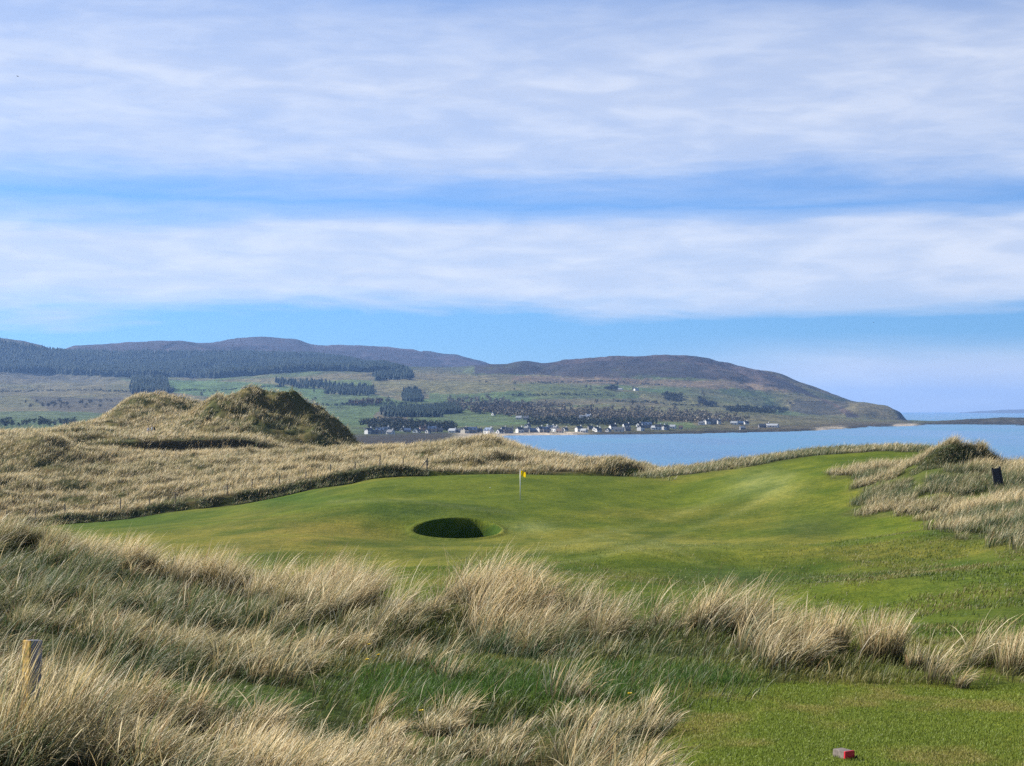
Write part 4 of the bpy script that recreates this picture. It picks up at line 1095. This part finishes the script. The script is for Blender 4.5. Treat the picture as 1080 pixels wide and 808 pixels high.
OUT = [
    (740, 448.2, 9, 6, 2.8, 5, 'white', 'slate', 0, 1, 'low white wing of the clifftop group past the wood'),
    (745.5, 447.6, 10, 8, 5.0, 70, 'white', 'slate', 1, 2, 'tallest white gable of the clifftop group past the wood'),
    (752, 447.4, 13, 8, 4.8, -6, 'grey', 'slate', 2, 2, 'grey twin chimneyed house of the clifftop group past the wood'),
    (757.5, 447.2, 8, 6.5, 4.2, 75, 'white', 'slate', 1, 2, 'pale end house of the clifftop group past the wood'),
    (774.5, 447.8, 12, 6.5, 2.8, 12, 'white', 'sheet', 1, 1, 'white bungalow with light roof lying left of its dark neighbour'),
    (781, 448.0, 10, 7, 3.2, -5, 'grey', 'blue', 1, 1, 'dark blue roofed house between two white ones on the point'),
    (786.5, 447.6, 9, 7, 4.0, 65, 'white', 'slate', 1, 1, 'white gabled house right of the dark blue roof'),
    (783, 453.0, 8, 6, 2.6, 10, 'grey', 'sheet', 0, 1, 'grey boat shed on the rocks below the point'),
    (804, 451.0, 12, 6.5, 2.6, 4, 'grey', 'slate', 0, 1, 'grey long hut at the left end of the last shore group'),
    (809.5, 449.6, 8, 6.5, 3.8, 70, 'white', 'slate', 1, 1, 'white gable above the huts of the last shore group'),
    (815, 450.6, 20, 6.5, 2.8, 3, 'white', 'sheet', 0, 1, 'longest white roofed hut of the last shore group'),
    (615, 443.0, 13, 7.5, 4.4, 35, 'white', 'sheet', 1, 2, 'bright white villa on the terrace above the village'),
    (620.5, 442.6, 12, 8, 4.6, -10, 'white', 'blue', 2, 2, 'deep blue roofed villa touching the bright white villa'),
    (547.5, 442.4, 10, 7, 3.4, 20, 'cream', 'sheet', 1, 1, 'pale cottage on the slope in front of the bare wood'),
    (555, 442.8, 9, 7, 3.2, -15, 'grey', 'slate', 1, 1, 'grey cottage right of the pale one in front of the bare wood'),
    (520.5, 438.0, 6, 6, 3.4, 75, 'white', 'slate', 0, 1, 'white speck of a house inside the bare wood'),
    (653, 411.6, 30, 11, 4.2, 12, 'white', 'sheet', 0, 1, 'long white farmhouse high on the hill beside dark scrub'),
    (671, 412.2, 20, 13, 6.0, 62, 'white', 'sheet', 1, 2, 'white gabled farmhouse high on the hill to the right of the long one'),
    (722, 408.5, 10, 7, 3.0, 10, 'white', 'slate', 0, 1, 'lone white croft high under the moor'),
]
for (x, y, w_, d_, h_, dg, wa, rf, ch, fl, lb) in HOUSES:
    house(x, y, w_, d_, h_, dg, wa, rf, lb, ch, 1480, fl)
for (x, y, w_, d_, h_, dg, wa, rf, ch, fl, lb) in OUT:
    house(x, y, w_, d_, h_, dg, wa, rf, lb, ch, 1480, fl, 'outlying houses and farms')


# ------------------------------------------------------------------ golf hole: flag, ball
def near_hit(x, y, y0=30, y1=330):
    Ys = np.linspace(y0, y1, 3000); Xs = (x - CX) / F * Ys
    p = HY - F * height(Xs, Ys) / Ys
    k = np.where(p <= y)[0]
    j = k[0] if len(k) else int(np.argmin(np.abs(p - y)))
    return Vector((Xs[j], Ys[j], float(height(Xs[j:j + 1], Ys[j:j + 1])[0])))


M_YEL = plain('yellow_cloth', (0.80, 0.56, 0.02), .7, .12, 6)
M_POLE = plain('white_fibreglass', (0.78, 0.77, 0.70), .4, .06, 4)
M_WHITE = plain('white_plastic', (0.82, 0.82, 0.80), .35, .04, 30)
M_TIMBER = plain('weathered_timber', (0.20, 0.165, 0.125), .85, .4, 9)
M_WIRE = plain('galvanised_wire', (0.16, 0.16, 0.16), .5, .2, 20, .5, .6)
M_FLAG, n = new_mat('flag_cloth')
b = n.new('ShaderNodeBsdfPrincipled', ins={'Base Color': (.88, .70, .02, 1), 'Roughness': .7})
b2 = n.new('ShaderNodeBsdfTranslucent', ins={'Color': (.95, .80, .03, 1)})
mx = n.new('ShaderNodeMixShader', ins={0: .5}); n.put(mx.inputs[1], b.outputs[0]); n.put(mx.inputs[2], b2.outputs[0]); out(n, mx.outputs[0])
p = near_hit(548.7, 527, 112, 150)
t = thing('flagstick', 'white golf flagstick with a small yellow flag standing in the putting green', 'flagstick', p)
ph = 31.0 / F * p.y
bm = bmesh.new(); bm_tube(bm, (0, 0, -.1), (0, 0, ph), .034, .028, 10); bm_tube(bm, (0, 0, ph), (0, 0, ph + .05), .035, .02, 8)
bm_obj('pole', bm, M_POLE, t, True)
bm = bmesh.new()
nx, nz = 12, 9; g = []
for i in range(nx + 1):
    s_ = i / nx
    col_ = []
    for k in range(nz + 1):
        q = k / nz
        col_.append((.02 + .38 * s_, .06 * math.sin(s_ * 7 + q * 1.5) * s_ ** .5, ph - .03 - .38 * q - .12 * s_ ** 1.4 + .02 * math.sin(s_ * 5)))
    g.append(col_)
for sgn in (1, -1):
    vs = [[bm.verts.new((x_, y_ + sgn * .004, z_)) for (x_, y_, z_) in c_] for c_ in g]
    for i in range(nx):
        for k in range(nz): bm.faces.new((vs[i][k], vs[i + 1][k], vs[i + 1][k + 1], vs[i][k + 1]))
bm_obj('flag', bm, M_FLAG, t, True)
bm = bmesh.new()
bmesh.ops.create_cone(bm, cap_ends=False, segments=24, radius1=.056, radius2=.056, depth=.1, matrix=Matrix.Translation((0, 0, -.045)))
bm_obj('cup', bm, M_WHITE, t, True)

p = near_hit(517, 515, 112, 160)
bm = bmesh.new(); bmesh.ops.create_icosphere(bm, subdivisions=3, radius=.036)
for v in bm.verts:
    v.co *= 1 - .03 * max(0, math.sin(v.co.x * 420) * math.sin(v.co.y * 420) * math.sin(v.co.z * 420))
o = bm_obj('golf_ball', bm, M_WHITE, None, True); o.location = p + Vector((0, 0, .033))
tag(o, 'white golf ball lying on the back of the putting green', 'golf ball')

# ------------------------------------------------------------------ fence along the bank
POSTX = [-142, -112, -82, -52, -22, 8, 37, 69, 98, 127, 157, 185, 214, 240, 266, 295, 322, 348, 374, 400, 425, 450]
POSTH = [1.0, 1.15, 1.05, 1.2, 1.1, 1.0, 1.05, 1.15, .95, 1.35, 1.0, 1.1, .95, 1.05, 1.2, 1.15, 1.0, 1.2, .95, 1.25, 1.0, 1.25]
def foot(X, Y): return float(height(np.array([X]), np.array([Y]))[0])
YF = 169.6
x0w = (POSTX[0] - CX) / F * YF
ft = thing('post_and_wire_fence', 'weathered post and wire fence running along the dark grassy bank', 'fence', (x0w, YF, foot(x0w, YF)))
org = Vector(ft.location); tops = []
for i, (px_, hh_) in enumerate(zip(POSTX, POSTH)):
    X_ = (px_ - CX) / F * YF; z_ = foot(X_, YF)
    lean = Vector((random.gauss(0, .05), random.gauss(0, .04), 0))
    b0 = Vector((X_, YF, z_ - .4)) - org; b1 = Vector((X_, YF, z_ + hh_)) + lean - org
    rr_ = .055 if px_ != 450 else .085
    bm = bmesh.new(); bm_tube(bm, b0, b1, rr_ * 1.08, rr_, 8)
    bmesh.ops.bevel(bm, geom=[e for e in bm.edges if e.calc_length() < .08], offset=.008, segments=1, affect='EDGES')
    bm_obj('post', bm, M_TIMBER, ft)
    tops.append((b0 + (b1 - b0) * .93, b0 + (b1 - b0) * .68))
for lv in (0, 1):
    bm = bmesh.new()
    for a_, b_ in zip(tops[:-1], tops[1:]):
        mid = (a_[lv] + b_[lv]) / 2 - Vector((0, 0, .03)); off = Vector((0, -.07, 0))
        bm_tube(bm, a_[lv] + off, mid + off, .006, None, 5); bm_tube(bm, mid + off, b_[lv] + off, .006, None, 5)
    bm_obj('wire', bm, M_WIRE, ft)
X_ = (450 - CX) / F * YF; Xb = (441 - CX) / F * YF
bm = bmesh.new(); bm_tube(bm, Vector((Xb, YF - .05, foot(Xb, YF) - .1)) - org, Vector((X_, YF, foot(X_, YF) + 1.05)) - org, .05, .05, 8)
bm_obj('brace', bm, M_TIMBER, ft)

# ------------------------------------------------------------------ tee furniture
M_BLOCK = plain('sawn_grey_wood', (0.165, 0.138, 0.122), .8, .45, 30)
M_BLKSIDE = plain('dark_grey_wood', (0.105, 0.085, 0.072), .85, .45, 30)
M_RED = plain('red_paint', (0.52, 0.012, 0.03), .4, .15, 20)
p = near_hit(889, 799, 9, 16)
t = thing('tee_marker', 'low grey wooden tee marker block with a red painted end on the mown tee', 'tee marker', p, R(-60))
bm = bmesh.new(); bm_box(bm, (0, 0, .029), (.125, .090, .058), None, .004, .93); bm_obj('block', bm, M_BLOCK, t)
bm = bmesh.new(); bm_box(bm, (.0685, 0, .0295), (.016, .093, .061), None, .004, .94); bm_obj('painted_end', bm, M_RED, t)
bm = bmesh.new(); bm_tube(bm, (.09, .045, -.05), (.092, .047, .026), .007, .006, 8); bm_obj('shadow_dot', bm, plain('shadow_black', (.02, .02, .02), .5, .2, 20), t)  # small black rod standing in for the shadow at the marker's end

M_YPAINT = plain('flaking_yellow_paint', (0.50, 0.31, 0.06), .8, .75, 34)
M_SHADESIDE = plain('shaded_side_blue_grey', (0.16, 0.17, 0.21), .7, .35, 18)  # side of the post in shade, its darkness put into the colour
Yp = 11.6; Xp = (31 - CX) / F * Yp; zt = (HY - 676) / F * Yp; zg = foot(Xp, Yp)
t = thing('tee_post', 'yellow faced tee post with its shaded side coloured blue grey sunk in the marram', 'post', (Xp, Yp, zg), R(46))
t.rotation_euler = (R(-3), R(4), R(46))
hp = zt - zg
bm = bmesh.new(); bm_box(bm, (0, 0, hp / 2 - .1), (.092, .09, hp + .2), None, .006); bm_obj('board', bm, M_SHADESIDE, t)
bm = bmesh.new(); bm_box(bm, (-.049, 0, hp / 2 - .02), (.012, .093, hp + .04), None, .003); bm_obj('painted_face', bm, M_YPAINT, t)

M_BLACK = plain('black_paint', (0.012, 0.012, 0.016), .55, .3, 8)
M_NAVY = plain('blue_black_board', (0.016, 0.019, 0.034), .6, .4, 4)
p = near_hit(1054.5, 516.5, 84, 108)
k = p.y / F
t = thing('marker_board', 'leaning black board on two short legs in the dune grass', 'board', p)
t.rotation_euler = (R(-4), R(-9), R(8))
for s_ in (-1, 1):
    bm = bmesh.new(); bm_box(bm, (s_ * 4.1 * k, 0, 11.2 * k), (1.9 * k, .10, 26 * k), None, .012); bm_obj('leg', bm, M_BLACK, t)
bm = bmesh.new(); bm_box(bm, (0, .0, 12.6 * k), (6.5 * k, .05, 20.5 * k), None, .008); bm_obj('panel', bm, M_NAVY, t)

# ------------------------------------------------------------------ flowers by the hollow
M_PETAL = plain('yellow_petal', (0.80, 0.58, 0.02), .6, .15, 40)
M_STEM = plain('green_stem', (0.07, 0.12, 0.03), .7, .2, 30)
for i, (px_, py_, Y_, lb) in enumerate([(387, 696, 16.6, 'brightest yellow flower in the dark gap under the ridge tussocks'), (399, 691, 16.8, 'yellow flower right of the brightest one in the dark gap'),
                                     (389, 680, 17.4, 'dim yellow flower highest up under the ridge tussocks'), (444, 750, 13.6, 'yellow flower alone on the bright green hollow'),
                                     (664, 732, 14.2, 'yellow flower beside the straw tussocks at the edge of the tee')]):
    c_ = at(px_, py_, Y_); g_ = foot(c_.x, c_.y); hgt_ = max(.05, c_.z - g_)
    t = thing('yellow_flower', lb, 'flower', (c_.x, c_.y, g_), random.uniform(0, 6), 'yellow flowers in the foreground')
    bm = bmesh.new(); bm_tube(bm, (0, 0, -.02), (.01, 0, hgt_ * .6), .003, .0025, 6); bm_tube(bm, (.01, 0, hgt_ * .6), (0, 0, hgt_), .0025, .002, 6); bm_obj('stem', bm, M_STEM, t)
    bm = bmesh.new()
    for q in range(13):
        a_ = q * 2 * math.pi / 13; an = .35 + .25 * (q % 2)
        d_ = Vector((math.cos(a_), math.sin(a_), 0)); sd = Vector((-math.sin(a_), math.cos(a_), 0)); up = Vector((0, 0, 1))
        base = Vector((0, 0, hgt_)); tipv = base + d_ * .026 * math.cos(an) + up * .026 * math.sin(an)
        mid = base + (tipv - base) * .6
        vs = [bm.verts.new(v_) for v_ in (base, mid + sd * .007, tipv, mid - sd * .007)]
        bm.faces.new(vs)
    bmesh.ops.create_icosphere(bm, subdivisions=1, radius=.009, matrix=Matrix.Translation((0, 0, hgt_ + .004)))
    bm_obj('petals', bm, M_PETAL, t)

# ------------------------------------------------------------------ birds
def bird(x, y, Y, span, rz, label):
    bm = bmesh.new()
    bmesh.ops.create_uvsphere(bm, u_segments=10, v_segments=8, radius=1, matrix=Matrix.Diagonal((.09 * span, .26 * span, .085 * span, 1)))
    bmesh.ops.create_uvsphere(bm, u_segments=8, v_segments=6, radius=.06 * span, matrix=Matrix.Translation((0, .27 * span, .03 * span)))
    bmesh.ops.create_cone(bm, cap_ends=True, segments=6, radius1=.02 * span, radius2=.003 * span, depth=.07 * span, matrix=Matrix.Translation((0, .35 * span, .025 * span)) @ Matrix.Rotation(R(-90), 4, 'X'))
    for s_ in (-1, 1):
        prof = [(.04, .10, .02), (.26, .14, .12), (.50, -.02, .05), (.27, -.03, .10), (.04, -.10, .02)]
        up_ = [bm.verts.new((s_ * a * span, b_ * span, c_ * span + .008 * span)) for a, b_, c_ in prof]
        dn_ = [bm.verts.new((s_ * a * span, b_ * span, c_ * span - .008 * span)) for a, b_, c_ in prof]
        bm.faces.new(up_); bm.faces.new(dn_[::-1])
        for q in range(5): bm.faces.new((up_[q], dn_[q], dn_[(q + 1) % 5], up_[(q + 1) % 5]))
    tl = [bm.verts.new((a * span, b_ * span, c_ * span)) for a, b_, c_ in ((-.03, -.2, .01), (.03, -.2, .01), (.07, -.38, 0), (-.07, -.38, 0))]
    bm.faces.new(tl)
    o = bm_obj('bird', bm, plain('dark_plumage', (.035, .035, .04), .7, .3, 9), None, True)
    o.location = at(x, y, Y); o.rotation_euler = (0, R(12), rz)
    tag(o, label, 'bird', 'birds in flight')


bird(18.5, 80.5, 260, .55, R(60), 'dark bird high up in the pale cloud at the edge of the sky')
bird(921.2, 340, 330, .50, R(20), 'dark bird low in the clear blue above the sea')


# ------------------------------------------------------------------ walkers on the dune
def person(loc, rz, label, jacket, trousers, stride=.18):
    t = thing('person', label, 'person', loc, rz, 'walkers on the dune track')
    bm = bmesh.new(); sk = bm.verts.layers.skin.verify()

    def V(co, r_):
        v = bm.verts.new(co); v[sk].radius = (r_, r_); return v

    def chain(v0, pts_):
        for co, r_ in pts_:
            v = V(co, r_); bm.edges.new((v0, v)); v0 = v
        return v0
    pel = V((0, 0, .95), .145); pel[sk].use_root = True
    che = chain(pel, [((0, .02, 1.15), .14), ((0, .02, 1.36), .16)])
    nk = chain(che, [((0, .03, 1.50), .065), ((0, .06, 1.60), .085), ((0, .07, 1.70), .085)])
    for s_ in (-1, 1):
        sh = chain(che, [((s_ * .19, .01, 1.40), .07)])
        chain(sh, [((s_ * .24, -.04 * s_, 1.14), .048), ((s_ * .23, .10 - .06 * s_, .90), .034), ((s_ * .22, .14 - .06 * s_, .80), .032)])
        chain(pel, [((s_ * .10, 0, .86), .10), ((s_ * .11, s_ * stride * .5 + .05, .50), .065), ((s_ * .11, s_ * stride, .09), .045), ((s_ * .12, s_ * stride + .13, .04), .04)])
    me = bpy.data.meshes.new('person'); bm.to_mesh(me); bm.free(); me.materials.append(plain('skin', (.42, .25, .18), .6, .1, 6))
    o = link('body', me, t)
    o.modifiers.new('Skin', 'SKIN'); m_ = o.modifiers.new('Smooth', 'SUBSURF'); m_.levels = m_.render_levels = 2
    me.materials.append(jacket)
    # clothing follows the body as slightly larger shells
    def shell(name, pts_, mat, root):
        b2 = bmesh.new(); l2 = b2.verts.layers.skin.verify(); made = {}
        for key, co, r_, par in pts_:
            v = b2.verts.new(co); v[l2].radius = (r_, r_); made[key] = v
            if par is not None: b2.edges.new((made[par], v))
            if key == root: v[l2].use_root = True
        m2 = bpy.data.meshes.new(name); b2.to_mesh(m2); b2.free(); m2.materials.append(mat)
        o2 = link(name, m2, t); o2.modifiers.new('Skin', 'SKIN'); q = o2.modifiers.new('Smooth', 'SUBSURF'); q.levels = q.render_levels = 2
    J = [('a', (0, .0, .93), .165, None), ('b', (0, .02, 1.15), .17, 'a'), ('c', (0, .02, 1.38), .185, 'b'), ('n', (0, .03, 1.50), .09, 'c')]
    T = [('p', (0, 0, .95), .150, None)]
    for s_, q in ((-1, 'l'), (1, 'r')):
        J += [(q + '1', (s_ * .19, .01, 1.40), .09, 'c'), (q + '2', (s_ * .24, -.04 * s_, 1.14), .068, q + '1'), (q + '3', (s_ * .23, .10 - .06 * s_, .92), .052, q + '2')]
        T += [(q + '1', (s_ * .10, 0, .84), .115, 'p'), (q + '2', (s_ * .11, s_ * stride * .5 + .05, .50), .08, q + '1'), (q + '3', (s_ * .11, s_ * stride, .12), .065, q + '2')]
    shell('jacket', J, jacket, 'a'); shell('trousers', T, trousers, 'p')
    b3 = bmesh.new(); bmesh.ops.create_uvsphere(b3, u_segments=14, v_segments=10, radius=1, matrix=Matrix.Translation((0, .045, 1.71)) @ Matrix.Diagonal((.098, .108, .105, 1)))
    bmesh.ops.delete(b3, geom=[v for v in b3.verts if v.co.z < 1.66 or (v.co.y > .10 and v.co.z < 1.73)], context='VERTS')
    bm_obj('hair', b3, plain('dark_hair', (.03, .022, .016), .6, .3, 20), t, True)
    return t


JACKET = plain('pale_jacket', (.62, .63, .66), .8, .1, 5); TROU = plain('dark_trousers', (.03, .032, .045), .85, .2, 5)
for px_, Y_, rz, lb in ((156.5, 250.2, R(80), 'person in a pale jacket walking ahead along the dune track'), (160.6, 249.4, R(95), 'person in a pale jacket following behind with a dark backpack')):
    X_ = (px_ - CX) / F * Y_
    person((X_, Y_, foot(X_, Y_)), rz, lb, JACKET, TROU)
X_ = (160.6 - CX) / F * 249.4
bm = bmesh.new(); bm_box(bm, (0, 0, 0), (.34, .22, .52), None, .07, .85); bm_box(bm, (0, -.13, -.06), (.24, .08, .26), None, .03)
o = bm_obj('backpack', bm, plain('black_nylon', (.015, .016, .022), .7, .3, 8), None, True)
o.location = (X_ + .30, 249.4, foot(X_, 249.4) + 1.24); o.rotation_euler = (0, 0, R(95))
tag(o, 'dark backpack on the back of the following walker', 'backpack')
